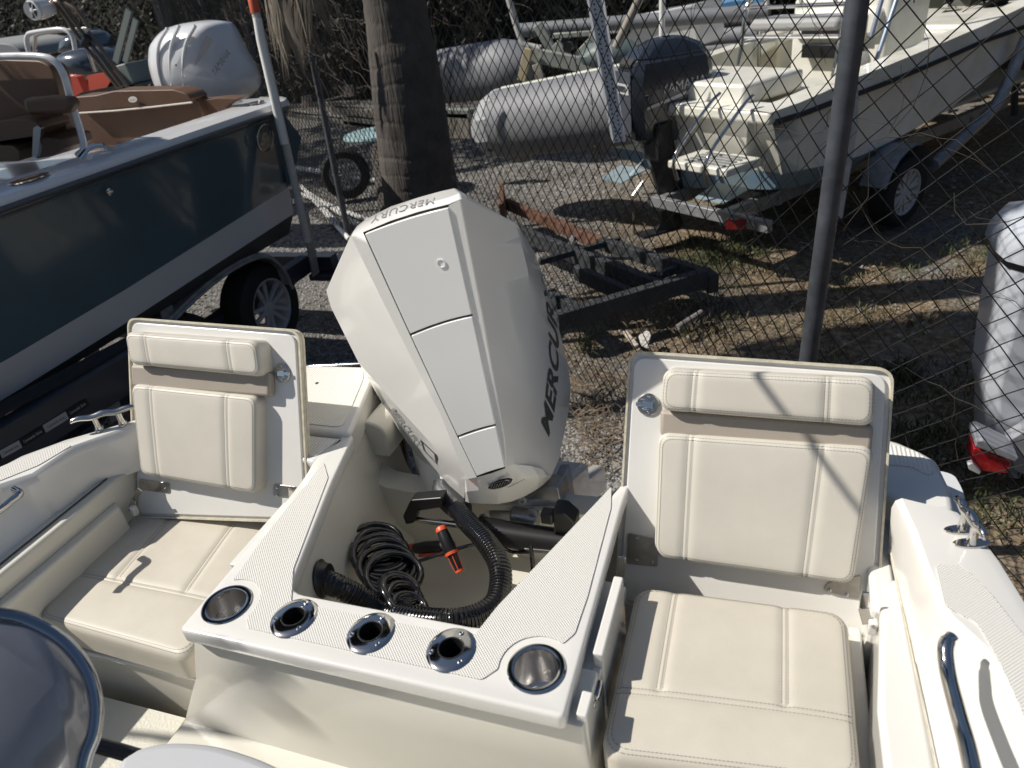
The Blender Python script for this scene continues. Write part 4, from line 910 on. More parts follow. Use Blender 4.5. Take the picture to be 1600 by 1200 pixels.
for pts in ([(262, 44), (248, 70), (247, 105), (258, 150)], [(280, 40), (268, 70), (266, 105), (272, 150)], [(305, 40), (290, 70), (286, 110), (290, 150)]):
    m.tube(smooth([at(u, v, y=4.595+.02*abs(i-1.5)) for i, (u, v) in enumerate(pts)], 6), [.013]*19, n=6)
m.build('cowl_ridges', PEARL, wm, merge=False, props={'kind': 'stuff'})
m = MB(); m.rows([[at(*p, y=4.53+.04*i/5) for i, p in enumerate([(322, 55), (318, 62), (312, 75), (307, 90), (303, 104)])], [at(*p, y=4.53+.04*i/5) for i, p in enumerate([(334, 62), (330, 70), (322, 82), (313, 94), (303, 104)])]]); m.build('intake_slot', mat('slate_plastic', (.12, .13, .16), .4), wm)
lettering('cowl_lettering', 'YAMAHA', lambda s_, t_: at(330+24*s_+4*(1-t_)*1.6, 110-34*s_+9*(1-t_), y=4.60), mat('dark_letters', (.05, .05, .06), .4), wm, shear=.2)
# trailer under the blue boat
tb = thing('boat_trailer', 'dark painted tandem trailer with alloy wheel under the dark blue boat', 'trailer', (-3.6, 3.5, .4))
B_ = lambda u, v, z: at(u, v, z=z)
m = MB(); P = [at(-60, 722, y=1.5)]
zb_ = .95
q0, q1 = at(-40, 745, x=-2.95), at(262, 560, x=-2.95)
q2 = at(330, 520, x=-2.95)
m = MB(); a0, a1 = at(-60, 735, x=-2.98), at(230, 560, x=-2.98); m.beam(a0, a1, .10, .18); m.build('side_beam', NAVY, tb, bevel=.004)
u0, v0 = -10, 712
m = MB(); a0, a1 = at(-60, 712, x=-3.0), at(240, 545, x=-3.0); m.beam(a0+V(-.06, 0, .07), a1+V(-.06, 0, .07), .10, .02); m.build('bunk', mat('carpet_bunk', (.03, .03, .032), .95), tb)
def dec(i0, mt, tm):
    pass
sd = (a1-a0).normalized(); A_ = at(-8, 716, x=-2.925)
beamn = V(1, 0, 0); su = V(0, -sd.z, sd.y)
def bm_pt(u, v): return at(u, v, x=-2.925)
for k, (p0, p1) in enumerate((((-38, 728), (-2, 706)), ((-2, 705), (29, 688)), ((29, 688), (66, 665)), ((66, 665), (102, 643)), ((102, 643), (134, 622)))):
    dn = (5.5, 11) if k else (5.5, 11)
    Q = [bm_pt(p0[0], p0[1]+0), bm_pt(p1[0], p1[1]+0), bm_pt(p1[0]+dn[0], p1[1]+dn[1]), bm_pt(p0[0]+dn[0], p0[1]+dn[1])]
    lt = (k % 2 == 1); m = MB(); m.prism(Q, V(.0015, 0, 0)); o = m.build('sticker', mat('pale_sticker', (.40, .41, .44), .5) if lt else mat('black_sticker', (.004, .004, .008), .4), tb)
    lettering('sticker_text', 'Commander Series', lambda s_, t_: Q[0]*(1-(.12+.76*s_))*(.3+.4*t_)+Q[1]*(.12+.76*s_)*(.3+.4*t_)+Q[2]*(.12+.76*s_)*(.7-.4*t_)+Q[3]*(1-(.12+.76*s_))*(.7-.4*t_)+V(.002, 0, 0), mat('black_letters', (.01, .01, .01), .5) if lt else mat('white_letters', (.5, .5, .55), .5), o)
# wheel
def wheel(name, c, ax, R, wd, parent, spokes=5, rimm=ALLOY):
    c = Vector(c); ax = Vector(ax).normalized(); mb = MB()
    mb.lathe([(R*.62, -wd*.38), (R*.66, -wd*.5), (R*.88, -wd*.52), (R*.97, -wd*.4), (R, -wd*.2), (R, wd*.2), (R*.97, wd*.4), (R*.88, wd*.52), (R*.66, wd*.5), (R*.62, wd*.38)], c, ax, n=40, caps=False)
    ty = mb.build(name, TYRE, parent, angle=35)
    mb = MB(); mb.rows([[c+ax*h+d_*r for d_ in dirs(ax, 36)] for r, h in ((R*.64, wd*.46), (R*.60, wd*.46), (R*.57, wd*.2), (R*.57, -wd*.4))], closed=True)
    mb.lathe([(R*.16, wd*.05), (R*.16, wd*.30), (R*.10, wd*.34), (0, wd*.34)], c, ax, n=16)
    D_ = dirs(ax, 36)
    for k in range(spokes):
        a = D_[int(k*36/spokes)]; t = ax.cross(a)
        for s_ in (-1, 1):
            p = [c+a*R*.12+t*R*.05*s_+ax*wd*.28, c+a*R*.60+t*R*.13*s_+ax*wd*.36]; mb.beam(p[0], p[1], R*.09, R*.06, ax)
    mb.build('rim', rimm, ty if parent is None else parent, angle=35, merge=False); return ty
def dirs(ax, n):
    u = V(0, 0, 1) if abs(ax.z) < .9 else V(1, 0, 0); x = ax.cross(u).normalized(); y = ax.cross(x); return [x*cos(2*pi*k/n)+y*sin(2*pi*k/n) for k in range(n)]
wc = at(408, 480, x=-3.45)
wheel('tyre', wc, V(1, 0, 0), .33, .22, tb); wheel('tyre', wc+V(0, -.85, 0), V(1, 0, 0), .33, .22, tb)
fz = [(255, 560), (262, 500), (300, 462), (345, 425), (385, 402), (415, 396), (440, 415), (455, 445)]
P = [at(u, v, x=-3.27) for u, v in fz[1:]]
m = MB(); S = smooth(P, 4); m.rows([[p+V(-.24, 0, .0) for p in S], S, [p+V(0, 0, -.035) for p in S]]); m.build('mudguard', GALV, tb, angle=50)
m = MB(); m.tube([p+V(.003, 0, -.03) for p in S], .012, n=6); m.build('mudguard_lip', GALV, tb, angle=60)
for (p, q, w_, h_) in (((-3.55, 4.7, .52), (-3.55, .5, .52), .09, .14), ((-5.1, 4.7, .52), (-5.1, .5, .52), .09, .14), ((-3.3, 4.62, .52), (-5.3, 4.62, .52), .1, .12), ((-3.4, 3.4, .48), (-5.2, 3.4, .48), .08, .1), ((-3.4, 2.2, .48), (-5.2, 2.2, .48), .08, .1)):
    m = MB(); m.beam(V(*p), V(*q), w_, h_); m.build('frame_beam', NAVY, tb, bevel=.004)
for yy in (2.35, 2.9, 4.4): m = MB(); m.beam(V(-3.35, yy, .5), V(-3.30, yy, 1.0), .09, .012, V(1, 0, 0)); m.build('bunk_post', GALV, tb)
m = MB(); m.prism([V(-3.5, 4.5, .40), V(-3.05, 4.5, .40), V(-3.05, 5.1, .40), V(-3.5, 5.1, .40)], V(0, 0, .05)); m.build('step_plate', NAVY, tb, bevel=.004)
# guide pole
gp = thing('guide_pole', 'leaning white pipe guide pole with orange cap at the stern of the blue boat', 'pole', tuple(at(480, 375, y=3.95)))
a, b_ = at(481, 378, y=3.95), at(397, 8, y=4.02); m = MB(); m.tube([a, b_], .026, n=16); m.build('pipe', mat('dull_white_pvc', (.50, .49, .46), .5, var=.2, vscale=12), gp)
d = (b_-a).normalized(); k_ = at(424, 150, y=3.98); m = MB(); m.tube([at(447, 225, y=3.965)+V(-.012, 0, 0), at(410, 62, y=4.0)+V(-.012, 0, 0), at(402, 28, y=4.01)], .026, n=14); m.build('sleeve', mat('white_pvc', (.75, .74, .71), .4), gp)
m = MB(); m.tube([b_-d*.04, b_+d*.03, b_+d*.06], [.030, .029, .015], n=14); m.build('end_cap', mat('orange_cap', (.55, .10, .04), .5), gp)

# boats and engines behind the blue boat ----------------------------------------------------
rb = thing('red_boat', 'dark boat with red side panels and twin rails behind the tan stern bench', 'boat', (-7.6, 6.6, 1.2))
m = MB(); m.prism([at(u, v, y=6.3) for u, v in [(85, 120), (100, 118), (120, 120), (135, 155), (130, 175), (85, 175)]], V(0, .1, 0)); m.build('side_panel', mat('red_panel', (.50, .06, .035), .35, coat=.3), rb)
m = MB(); m.prism([at(u, v, y=6.0) for u, v in [(136, 118), (174, 112), (178, 118), (166, 138), (140, 142)]], V(0, .1, 0)); m.build('side_panel', mat('red_panel2', (.62, .09, .05), .35, coat=.3), rb)
m = MB(); m.prism([at(u, v, y=6.35) for u, v in [(84, 124), (114, 120), (118, 150), (90, 152)]], V(0, .05, 0)); sgn_ = m.build('name_board', mat('black_board', (.012, .012, .014), .4), rb)
lettering('name_letters', 're', lambda s_, t_: at(91+7*s_, 141-5*t_, y=6.34), mat('pale_red_letters', (.55, .3, .3), .5), sgn_)
m = MB(); m.prism([at(u, v, y=5.9) for u, v in [(110, 160), (150, 148), (200, 138), (222, 142), (215, 160), (112, 170)]], V(0, .8, -.1)); m.build('console_top', WHT, rb, bevel=.02)
m = MB(); m.prism([at(u, v, y=5.95) for u, v in [(118, 150), (128, 144), (170, 136), (195, 134), (190, 140), (135, 150)]], V(0, .4, 0)); m.build('dark_hatch', BLK, rb)
m = MB(); m.prism([at(u, v, y=6.1) for u, v in [(180, 103), (195, 99), (212, 136), (190, 138), (180, 118)]], V(0, .5, 0)); m.build('windscreen_post', mat('grey_green', (.18, .21, .20), .5), rb, bevel=.01)
ga = bigcowl('grey_outboard', 'dark slate grey outboard cowl behind the red side panels', [(82, 100), (90, 85), (110, 78), (135, 82), (150, 95), (156, 118), (120, 126), (84, 120)], 6.9, .5, mat('slate_cowl', (.06, .075, .10), .15, coat=.8))
gb = bigcowl('grey_outboard', 'smaller slate grey outboard cowl standing behind the first one', [(93, 78), (96, 62), (108, 52), (125, 54), (138, 68), (140, 84), (95, 84)], 7.6, .5, mat('slate_cowl', (.06, .075, .10), .15, coat=.8))
m = MB()
for pts, r in (([(46, 84), (42, 68), (43, 56), (52, 51), (95, 46), (112, 55), (118, 78)], .022), ([(54, 84), (55, 62), (62, 53), (115, 46), (140, 44)], .016), ([(140, 84), (150, 112)], .02)):
    m2 = MB(); m2.tube(smooth([at(u, v, y=5.6) for u, v in pts], 5), r, n=10); m2.build('rail', WHT if r > .02 else SS, rb, angle=60)
ar = thing('speaker_arch', 'folded bronze pipe arch carrying a round white tower speaker at top left', 'arch', tuple(at(190, 137, y=4.9)))
BRZ = mat('bronze_anodised', (.20, .155, .12), .3, metal=.7)
for pts in ([(78, 4), (88, 6), (130, 68), (185, 137)], [(86, 3), (96, 8), (137, 62), (190, 135)], [(102, 5), (122, 18), (140, 45)], [(138, 50), (165, 85), (200, 137)]):
    m = MB(); m.tube(smooth([at(u, v, y=4.9) for u, v in pts], 4), .017, n=10); m.build('arch_tube', BRZ, ar, angle=60)
m = MB(); m.tube([at(137, 58, y=4.86), at(131, 70, y=4.86)], .034, n=10); m.build('clamp', BLK, ar)
c = at(52, 16, y=4.6); ax = (V(-.05, -1, .05)).normalized()
m = MB(); e_ = at(82, 12, y=4.9); m.tube([c, c.lerp(e_, .3), c.lerp(e_, .8), e_], [.068, .070, .055, .03], n=28); sp_ = m.build('speaker_body', WHT, ar, angle=50)
D_ = dirs(ax, 32); m = MB(); m.rows([[c+d_*r+ax*h for d_ in D_] for r, h in ((.070, .0), (.070, .012), (.058, .016), (.056, .006), (.0001, .006))], closed=True); m.build('speaker_ring', WHT, sp_, angle=30)
m = MB(); m.rows([[c+d_*r+ax*.008 for d_ in D_] for r in (.054, .0001)], closed=True); m.build('speaker_cone', BLK, sp_)
m = MB()
for k in range(6):
    d_ = D_[int(k*32/6)]; m.tube([c+d_*.012+ax*.013, c+d_*.056+ax*.013], .0045, n=4)
m.lathe([(.018, .010), (.014, .018), (0, .02)], c, ax, n=16); m.build('speaker_grille', WHT, sp_, merge=False)
bt = thing('bracket_stand', 'perforated grey steel uprights standing beside the white ribbed engine', 'stand', tuple(at(190, 100, y=7)))
for (a, b_, w_) in (((181, 97), (202, 16), .07), ((196, 97), (213, 30), .06)):
    m = MB(); m.beam(at(*a, y=7), at(*b_, y=7), w_, .03, V(0, 1, 0)); m.build('upright', mat('grey_green', (.18, .21, .20), .5), bt)
hb = thing('covered_boat', 'pale grey covered boat bow showing at the far left edge', 'boat', tuple(at(10, 80, y=8)))
m = MB(); m.prism(smooth([at(u, v, y=8) for u, v in [(-60, 68), (0, 68), (20, 72), (34, 84), (30, 92), (-60, 95)]], 3, closed=True), V(0, 1, 0)); m.build('cover', mat('dull_cover', (.25, .26, .27), .7), hb, bevel=.05)

# ================================================================ CHAIN LINK FENCE
FW = mat('chain_link_wire', (.06, .06, .062), .5, metal=.4, var=.3, vscale=6)
POSTM = mat('old_fence_post', (.115, .125, .145), .45, metal=.5, var=.35, vscale=10)
f0 = at(1700, 450, y=2.15); f0.z = 0
fA = at(1305, 270, y=2.50); fA.z = 0
fB = V(-2.38, 5.0, 0)
fC = at(545, 372, z=0)
fD = fC+(fC-fB).normalized()*5.5+V(-.6, .6, 0)
line = [f0+V(3, -1.0, 0), f0, fA, V(-1.15, 3.9, 0), fB, fC, fD, fD+V(-5, 5, 0)]
fen = thing('chain_link_fence', 'chain link fence with steel posts running from the right foreground back past the palm', 'fence', tuple(fA))
Ls = [0]
for a, b_ in zip(line, line[1:]): Ls.append(Ls[-1]+(b_-a).length)
def fpt(s_, h):
    for i in range(len(line)-1):
        if s_ <= Ls[i+1] or i == len(line)-2:
            f = (s_-Ls[i])/(Ls[i+1]-Ls[i]); p = line[i].lerp(line[i+1], f); d = (line[i+1]-line[i]).normalized(); n_ = V(-d.y, d.x, 0)
            w = .035*mn.noise(V(s_*.9, h*.8, 0))+.012*mn.noise(V(s_*3, h*3, 5)); return p+n_*w+V(0, 0, h)
CW = .052; mb = MB(); HT = 2.75; nW = int(Ls[-1]/CW); nH = int(HT/CW)
gg = random.Random(2)
def wj(i, j): return V(mn.noise(V(i*.31, j*.27, 1)), mn.noise(V(i*.29, j*.33, 7)), 0)
for i in range(nW):
    s_ = i*CW; P = []
    if s_ > Ls[6]: step = 1
    for j in range(nH+1):
        off = CW if (i+j) % 2 else 0
        q = wj(i+(1 if off else 0), j)*.007
        ins = .0016*(1 if off else -1)
        p = fpt(s_+off+q.x, .0+j*CW+q.y)
        P.append(p+V(0, ins, 0))
    mb.tube(P, .0029 if s_ < Ls[4] else .0036, n=4, caps=False)
mesh_ = mb.build('wire_mesh', FW, fen, angle=80, merge=False, props={'kind': 'stuff'})
def post(u0, v0, u1, v1, y0, y1, r, lo=0):
    a, b_ = at(u0, v0, y=y0), at(u1, v1, y=y1); d = (a-b_); k0 = (3.0-b_.z)/d.z if a.z < 3.0 else 1; top = b_+d*k0; kb = (0-.05-b_.z)/d.z; bot = b_+d*kb
    m = MB(); m.tube([bot, top], r, n=18); return m.build('post', POSTM, fen)
post(1340, 0, 1265, 545, 2.47, 2.50, .032)
post(658, 0, 704, 260, 4.93, 4.95, .030)
post(470, 0, 545, 372, 6.5, 6.59, .033)
post(385, 40, 408, 140, 9.5, 9.5, .04)
for (u, v) in ((1258, 540),): pass
m = MB()
for s_ in (.95, ): m.tube([fpt(x_, .06) for x_ in [Ls[1]+k*.2 for k in range(int((Ls[6]-Ls[1])/.2))]], .0016, n=4)
m.build('tension_wire', FW, fen)
# dead vines through the mesh
VINE = mat('dead_vine', (.045, .035, .026), .8)
vi = MB(); g = random.Random(21)
def vine(s0, h0, n=14, step=.05, r=.0016, ang=None):
    a = ang if ang is not None else g.uniform(0, 6.28); s_, h = s0, h0; P = []
    for k in range(n):
        P.append(fpt(s_, max(.02, h))+V(g.uniform(-.008, .008), -.006+g.uniform(-.012, .008), 0)); a += g.gauss(0, .45); s_ += cos(a)*step; h += sin(a)*step
        if g.random() < .25 and n > 6: 
            aa = a+g.choice((-1, 1))*g.uniform(.5, 1.2); q = [P[-1]]; s2, h2 = s_, h
            for _ in range(g.randint(2, 5)): s2 += cos(aa)*step*.6; h2 += sin(aa)*step*.6; aa += g.gauss(0, .3); q.append(fpt(s2, max(.02, h2))+V(0, g.uniform(-.02, .01), 0))
            vi.tube(q, r*.6, n=3, caps=False)
    vi.tube(P, r, n=4, caps=False)
for _ in range(40): vine(g.uniform(Ls[1]-.2, Ls[3]), g.uniform(.5, 2.3), g.randint(5, 13), r=g.uniform(.0008, .0017))
for _ in range(90): vine(g.uniform(Ls[4]-.2, Ls[4]+.35), g.uniform(.1, 2.4), g.randint(4, 10), r=.002)
for _ in range(240): vine(g.uniform(Ls[4]+.5, Ls[6]), g.uniform(1.5, 2.6), g.randint(8, 14), r=.0025, step=.07)
kind(vi.build('dead_vine', VINE, None, angle=60, merge=False), 'stuff')

# ================================================================ PALM
BARK = mat('palm_bark', (.090, .078, .068), .95, var=.35, vscale=9, bump=('fibre', 60, .9, None, .015))
pt = thing('palm_tree', 'thick grey barked palm trunk rising in front of the fence behind the white engine', 'palm tree', (-2.15, 4.55, 0))
Lc = [((608, 315), (703, 305), 4.55), ((600, 250), (701, 245), 4.55), ((590, 170), (691, 165), 4.55), ((582, 90), (678, 85), 4.55), ((572, 0), (662, 0), 4.55)]
cen = []; rad = []
for a, b_, yy in Lc:
    p, q = at(*a, y=yy), at(*b_, y=yy); cen.append((p+q)/2); rad.append((q-p).length/2)
d = (cen[-1]-cen[0]).normalized(); b0 = cen[0]+(cen[0]-cen[1]).normalized()*((cen[0].z)/abs((cen[0]-cen[1]).normalized().z)); cen = [V(b0.x, b0.y, -.05)]+cen+[cen[-1]+d*1.6, cen[-1]+d*3.6]; rad = [rad[0]*1.15]+rad+[rad[-1]*.95, rad[-1]*.9]
S = smooth(cen, 34); n = len(S); mb = MB(); rows = []
for i, p in enumerate(S):
    t = i/(n-1)*(len(rad)-1); k = min(len(rad)-2, int(t)); r = rad[k]*(1-(t-k))+rad[k+1]*(t-k); row = []
    for j in range(64):
        a = 2*pi*j/64; zz = p.z+.04*mn.noise(V(cos(a)*1.2, sin(a)*1.2, p.z*2))
        ring = .010*max(0, 1-abs(((zz*9) % 1)-.5)*7)
        rr_ = r*(1+.025*mn.noise(V(cos(a)*3, sin(a)*3, p.z*1.5))+.012*mn.noise(V(cos(a)*14, sin(a)*14, p.z*3)))-ring*.5*(.6+mn.noise(V(cos(a)*2, sin(a)*2, p.z*6)))
        row.append(p+V(cos(a)*rr_, sin(a)*rr_, 0))
    rows.append(row)
mb.rows(rows, closed=True); mb.build('trunk', BARK, pt, angle=70)
top = cen[-1]
def frond(base, az, el, L, droop, m_, parent, n=16, wd=.42, name='frond', seed=1, lw=.02, dead=0):
    g = random.Random(seed); mb = MB(); P = []; p = Vector(base); e = el
    for k in range(n+1):
        P.append(p.copy()); dv = V(cos(az)*cos(e), sin(az)*cos(e), sin(e)); p = p+dv*L/n; e -= droop/n
    mb.tube(P, [.014*(1-.8*i/n) for i in range(n+1)], n=4)
    for k in range(2, n*3+1):
        t = k/(n*3); i = min(n-1, int(t*n)); q = P[i].lerp(P[i+1], t*n-i); d_ = (P[i+1]-P[i]).normalized(); sd_ = d_.cross(V(0, 0, 1)).normalized()
        ll = wd*sin(pi*min(1, t*1.05+.12))*g.uniform(.75, 1.1)
        for s_ in (-1, 1):
            dr = (sd_*s_*g.uniform(.5, .9)+d_*.75+V(0, 0, -(.25+dead*1.6)*g.uniform(.5, 1.2))).normalized(); w_ = d_.cross(dr).normalized().cross(dr)*lw*g.uniform(.6, 1)
            b1 = q+dr*ll*.5+V(0, 0, .01); b2 = q+dr*ll+V(0, 0, -.10*ll*(1+3*dead))
            mb.add([q-w_*.4, q+w_*.4, b1+w_, b1-w_, b2], [(0, 1, 2, 3), (3, 2, 4)])
    return mb.build(name, m_, parent, merge=False, angle=80)
FRG = mat('palm_green', (.045, .075, .022), .5, var=.4, vscale=3); FRD = mat('dead_palm_leaf', (.20, .17, .13), .8, var=.5, vscale=5)
g = random.Random(4)
for k in range(46):
    frond(top+V(0, 0, g.uniform(-.15, .15)), k*2.399+g.uniform(-.2, .2), radians(g.uniform(-15, 70)), g.uniform(1.3, 1.7), radians(g.uniform(70, 130)), FRG, pt, seed=k, n=10, wd=.62, lw=.05)
# dead fronds hanging on the left side
for k, (u, v, yy, az, el) in enumerate([(412, -40, 4.4, 4.2, -78), (428, -30, 4.4, 5.0, -80), (452, -45, 4.6, 5.4, -70), (422, -60, 4.2, 4.7, -82), (470, -85, 4.6, 5.2, -75)]):
    frond(at(u, v, y=yy), az, radians(el), .36+.07*(k % 3), radians(15), FRD, pt, seed=40+k, n=8, wd=.30, name='dead_frond', lw=.011, dead=1)

# ================================================================ STUFF ON THE GROUND BEHIND
sp = thing('spare_wheel', 'spare wheel with pale rim leaning behind the dark fence post', 'wheel', tuple(at(540, 272, y=8.0)))
wheel('tyre', at(540, 272, y=8.0), V(.45, -.85, .15), .31, .2, sp, spokes=6, rimm=mat('dull_rim', (.3, .3, .3), .5))
tb_ = thing('round_table', 'pale turquoise round table top standing behind the palm trunk', 'table', tuple(at(590, 300, y=8.0)))
c = at(588, 212, y=8.2); m = MB(); m.lathe([(0, .0), (.40, .0), (.41, .02), (.40, .045), (0, .06)], c, V(0, 0, 1), n=40); m.build('top', mat('pale_turquoise', (.36, .52, .54), .6, var=.2), tb_)
m = MB(); m.tube([V(c.x+.05, c.y, 0), V(c.x+.05, c.y, c.z)], .05, n=12); m.build('leg', BLK, tb_)
lg = MB(); lg.tube([at(592, 232, y=7.2), at(612, 330, y=6.6)], [.10, .13], n=14); o = lg.build('tree_log', BARK, None, angle=60); tag(o, 'short dark log leaning against the fence left of the palm base', 'log')
PVC = mat('mottled_white_pvc', (.66, .65, .62), .5, var=.2)  # off-white with slight mottling
for k, (a, b_) in enumerate([((468, 288), (546, 374)), ((476, 296), (530, 350)), ((480, 300), (560, 352)), ((470, 303), (590, 350)), ((462, 262), (590, 282))]):
    p, q = at(*a, z=.06), at(*b_, z=.05); o = MB(); o.tube([p, q], .028 if k < 4 else .04, n=12); o = o.build('plastic_pipe', PVC, None)
    tag(o, ('lowest long white pipe on the gravel, its end at the fence post foot', 'short white pipe between the two longest ones on the gravel', 'long white pipe ending beside the white engine top', 'white pipe whose far end reaches the palm base', 'thick white pipe lying behind the spare wheel toward the palm')[k], 'pipe', 'white pipes on the gravel')
# background trailers' rails left of the palm
CONC = mat('weathered_timber', (.33, .30, .25), .85, var=.35)
tl = thing('timber_rack', 'low weathered timber rails on blocks beyond the fence left of the palm', 'rack', tuple(at(500, 185, y=9.5)))
for (a, b_, w_) in (((415, 173), (600, 198), .06), ((520, 172), (610, 178), .10), ((540, 188), (615, 196), .12), ((450, 166), (560, 160), .05)):
    m = MB(); m.beam(at(*a, y=9.4), at(*b_, y=9.4), .12, w_); m.build('rail', CONC, tl, bevel=.005)
for k, (u, v) in enumerate(((480, 158), (545, 142))):
    m = MB(); m.box(at(u, v, y=9.0), (.11, .1, .14)); m.build('carton', mat('faded_carton', (.45, .36, .30), .8), tl, bevel=.005)
m = MB(); m.tube([at(475, 165, y=9.0), at(550, 146, y=9.0)], .012, n=6); m.build('crossbar', mat('faded_carton', (.45, .36, .30), .8), tl)
# rusty trailer frame
RUST = mat('rusty_steel', (.17, .085, .055), .8, var=.3, vscale=6); DKST = mat('blackened_steel', (.042, .046, .050), .7, var=.45, vscale=10)
rf = thing('steel_frame', 'rusty black steel trailer frame lying on the dirt behind the white engine', 'trailer frame', tuple(at(960, 430, z=0)))
zf = .34
def fb(a, b_, mt, w_=.07, h_=.10, z=zf, nm='beam'):
    p, q = at(*a, z=z), at(*b_, z=z); m = MB(); dn = V(0, 0, -h_/2); m.beam(p+dn, q+dn, w_, h_); return m.build(nm, mt, rf, bevel=.004)
fb((790, 311), (938, 371), RUST); fb((938, 371), (1104, 421), DKST); fb((808, 352), (1032, 440), DKST, .06, .13); fb((900, 414), (990, 454), DKST, .06, .12, .3)
fb((868, 489), (1104, 420), DKST, .08, .13); fb((842, 405), (968, 370), DKST, .04, .05); fb((860, 452), (905, 480), DKST, .06, .12); fb((920, 400), (1008, 400), DKST, .03, .03, .28); fb((1018, 428), (1075, 408), DKST, .05, .06, .32); fb((1100, 418), (1116, 430), DKST, .08, .14, .3)
fb((886, 392), (898, 362), GALV, .04, .05, .28); fb((783, 285), (783, 318), RUST, .05, .3, .5)
m = MB(); m.lathe([(.02, 0), (.02, .03), (.012, .05), (0, .05)], at(1031, 429, z=.34), V(0, 0, 1), n=12); m.build('bolt', GALV, rf)
rub = [('pale_plank', 'pale broken plank and board scrap lying on the dirt above the right backrest', [(972, 520), (978, 518), (998, 542), (992, 545)], (.5, .43, .36)), ('paper_scrap', 'crumpled white paper scrap beside the pale broken plank', [(998, 528), (1010, 520), (1018, 524), (1012, 545), (1002, 541)], (.6, .57, .52))]
for nm, lb, px, c_ in rub:
    P = [at(u, v, z=.10) for u, v in px]; m = MB(); m.prism(P, V(0, 0, .02)); o = m.build(nm, mat(nm, c_, .8, var=.2), None, bevel=.003); tag(o, lb, 'scrap')
o = MB(); o.tube([at(1058, 512, z=.1), at(1096, 488, z=.12)], .022, n=10); o = o.build('grey_pipe', mat('grey_pipe', (.22, .2, .18), .7), None); tag(o, 'short grey pipe lying on the dirt in front of the black steel frame', 'pipe')
dr = MB(); g = random.Random(9)
for _ in range(420):      # dry palm litter and twigs behind the motor
    u, v = g.choice([(g.uniform(895, 960), g.uniform(590, 740)), (g.uniform(900, 985), g.uniform(600, 690)), (g.uniform(880, 1000), g.uniform(440, 500)), (g.uniform(980, 1110), g.uniform(490, 520))])
    p = at(u, v, z=.03); a = g.uniform(0, 3.14); l = g.uniform(.05, .22); d_ = V(cos(a), sin(a), g.uniform(-.1, .35)); dr.tube([p, p+d_*l*.5+V(0, 0, .02), p+d_*l], [.004, .003, .001], n=3, caps=False)
kind(dr.build('dry_litter', mat('dry_litter', (.22, .17, .12), .9, var=.4), None, merge=False), 'stuff')

# ================================================================ PONTOONS AND TRAILER BEHIND THE FENCE
PAL = mat('dull_aluminium', (.185, .19, .205), .6, metal=.1, var=.08, vscale=1.5)
GRNAL = mat('weathered_aluminium', (.36, .37, .33), .55, metal=.3, var=.3)
pb_ = thing('pontoon_tube', 'dull silver pontoon tube with faceted end cap standing nearest the fence', 'pontoon', tuple(at(800, 250, y=7.2)))
a, b_ = at(790, 193, y=7.35), at(1010, 160, y=6.75); r = .345; d = (b_-a).normalized()
m = MB(); m.tube([a, b_], r, n=36); m.build('tube', PAL, pb_, angle=40)
D_ = [V(0, 0, 1), (d.cross(V(0, 0, 1))).normalized()]
def ringp(c, rr_, n=10): return [c+(D_[0]*cos(2*pi*k/n)+D_[1]*sin(2*pi*k/n))*rr_ for k in range(n)]
m = MB(); m.rows([ringp(a+d*.02, r*1.02), ringp(a-d*.10, r*1.02), ringp(a-d*.16, r*.97), ringp(a-d*.34, r*.55), ringp(a-d*.36, .001)], closed=True); m.build('end_cap', mat('pale_end_cap', (.32, .33, .34), .65), pb_, angle=15)
m = MB(); m.tube([a-d*.10+p for p in [V(0, 0, r)]]+[a-d*.10+V(0, 0, 0)+D_[1]*0+V(0, 0, -r*.9)], .012, n=6); m.beam(a-d*.13+V(0, -.02, r*.95), a-d*.13+V(0, -.3, -r*.6), .05, .01); m.build('strap', BLK, pb_)
m = MB(); m.tube([a+V(0, 0, r), b_+V(0, 0, r)], .02, n=6); m.build('top_keel', GRNAL, pb_)
pb2 = thing('pontoon_tube', 'farther pontoon tube whose rounded end shows just right of the palm trunk', 'pontoon', tuple(at(720, 150, y=10)))
a2_, b2_ = at(676, 122, y=10.2), at(790, 107, y=9.6); m = MB(); dd = (a2_-b2_).normalized(); m.tube([a2_, b2_, b2_-dd*.3, b2_-dd*.5], [.36, .36, .30, .12], n=30); m.build('tube', PAL, pb2, angle=40)
ut = thing('pontoon_trailer', 'weathered aluminium trailer frame carrying the pontoon tubes', 'trailer', tuple(at(900, 100, y=8.5)))
def ub(a, b_, y, r=None, w_=.08, h_=.08, mt=GRNAL, nm='frame_member', y2=None):
    p, q = at(*a, y=y), at(*b_, y=y2 or y); m = MB()
    if r: m.tube([p, q], r, n=14)
    else: m.beam(p, q, w_, h_, V(0, 1, 0))
    return m.build(nm, mt, ut, bevel=0 if r else .005)
ub((808, 48), (940, 38), 8.6, r=.075, mt=PAL, nm='roller_pipe'); ub((940, 38), (1200, 18), 8.6, r=.075, mt=PAL, nm='roller_pipe')
ub((865, 56), (950, 50), 8.4, w_=.05, h_=.08); ub((840, 38), (868, 88), 8.2, w_=.10, h_=.06); ub((868, 68), (895, 100), 8.0, w_=.10, h_=.06); ub((895, 98), (925, 66), 8.0, w_=.10, h_=.06); ub((925, 66), (932, 42), 8.2, w_=.08)
ub((845, 88), (945, 108), 7.9, w_=.14, h_=.1); ub((824, 76), (848, 95), 8.0, w_=.12, h_=.08); ub((826, 76), (815, 126), 7.8, w_=.09, h_=.05, mt=mat('raw_timber', (.45, .38, .24), .8)); ub((838, 100), (845, 124), 7.8, w_=.09, h_=.05, mt=CONC)
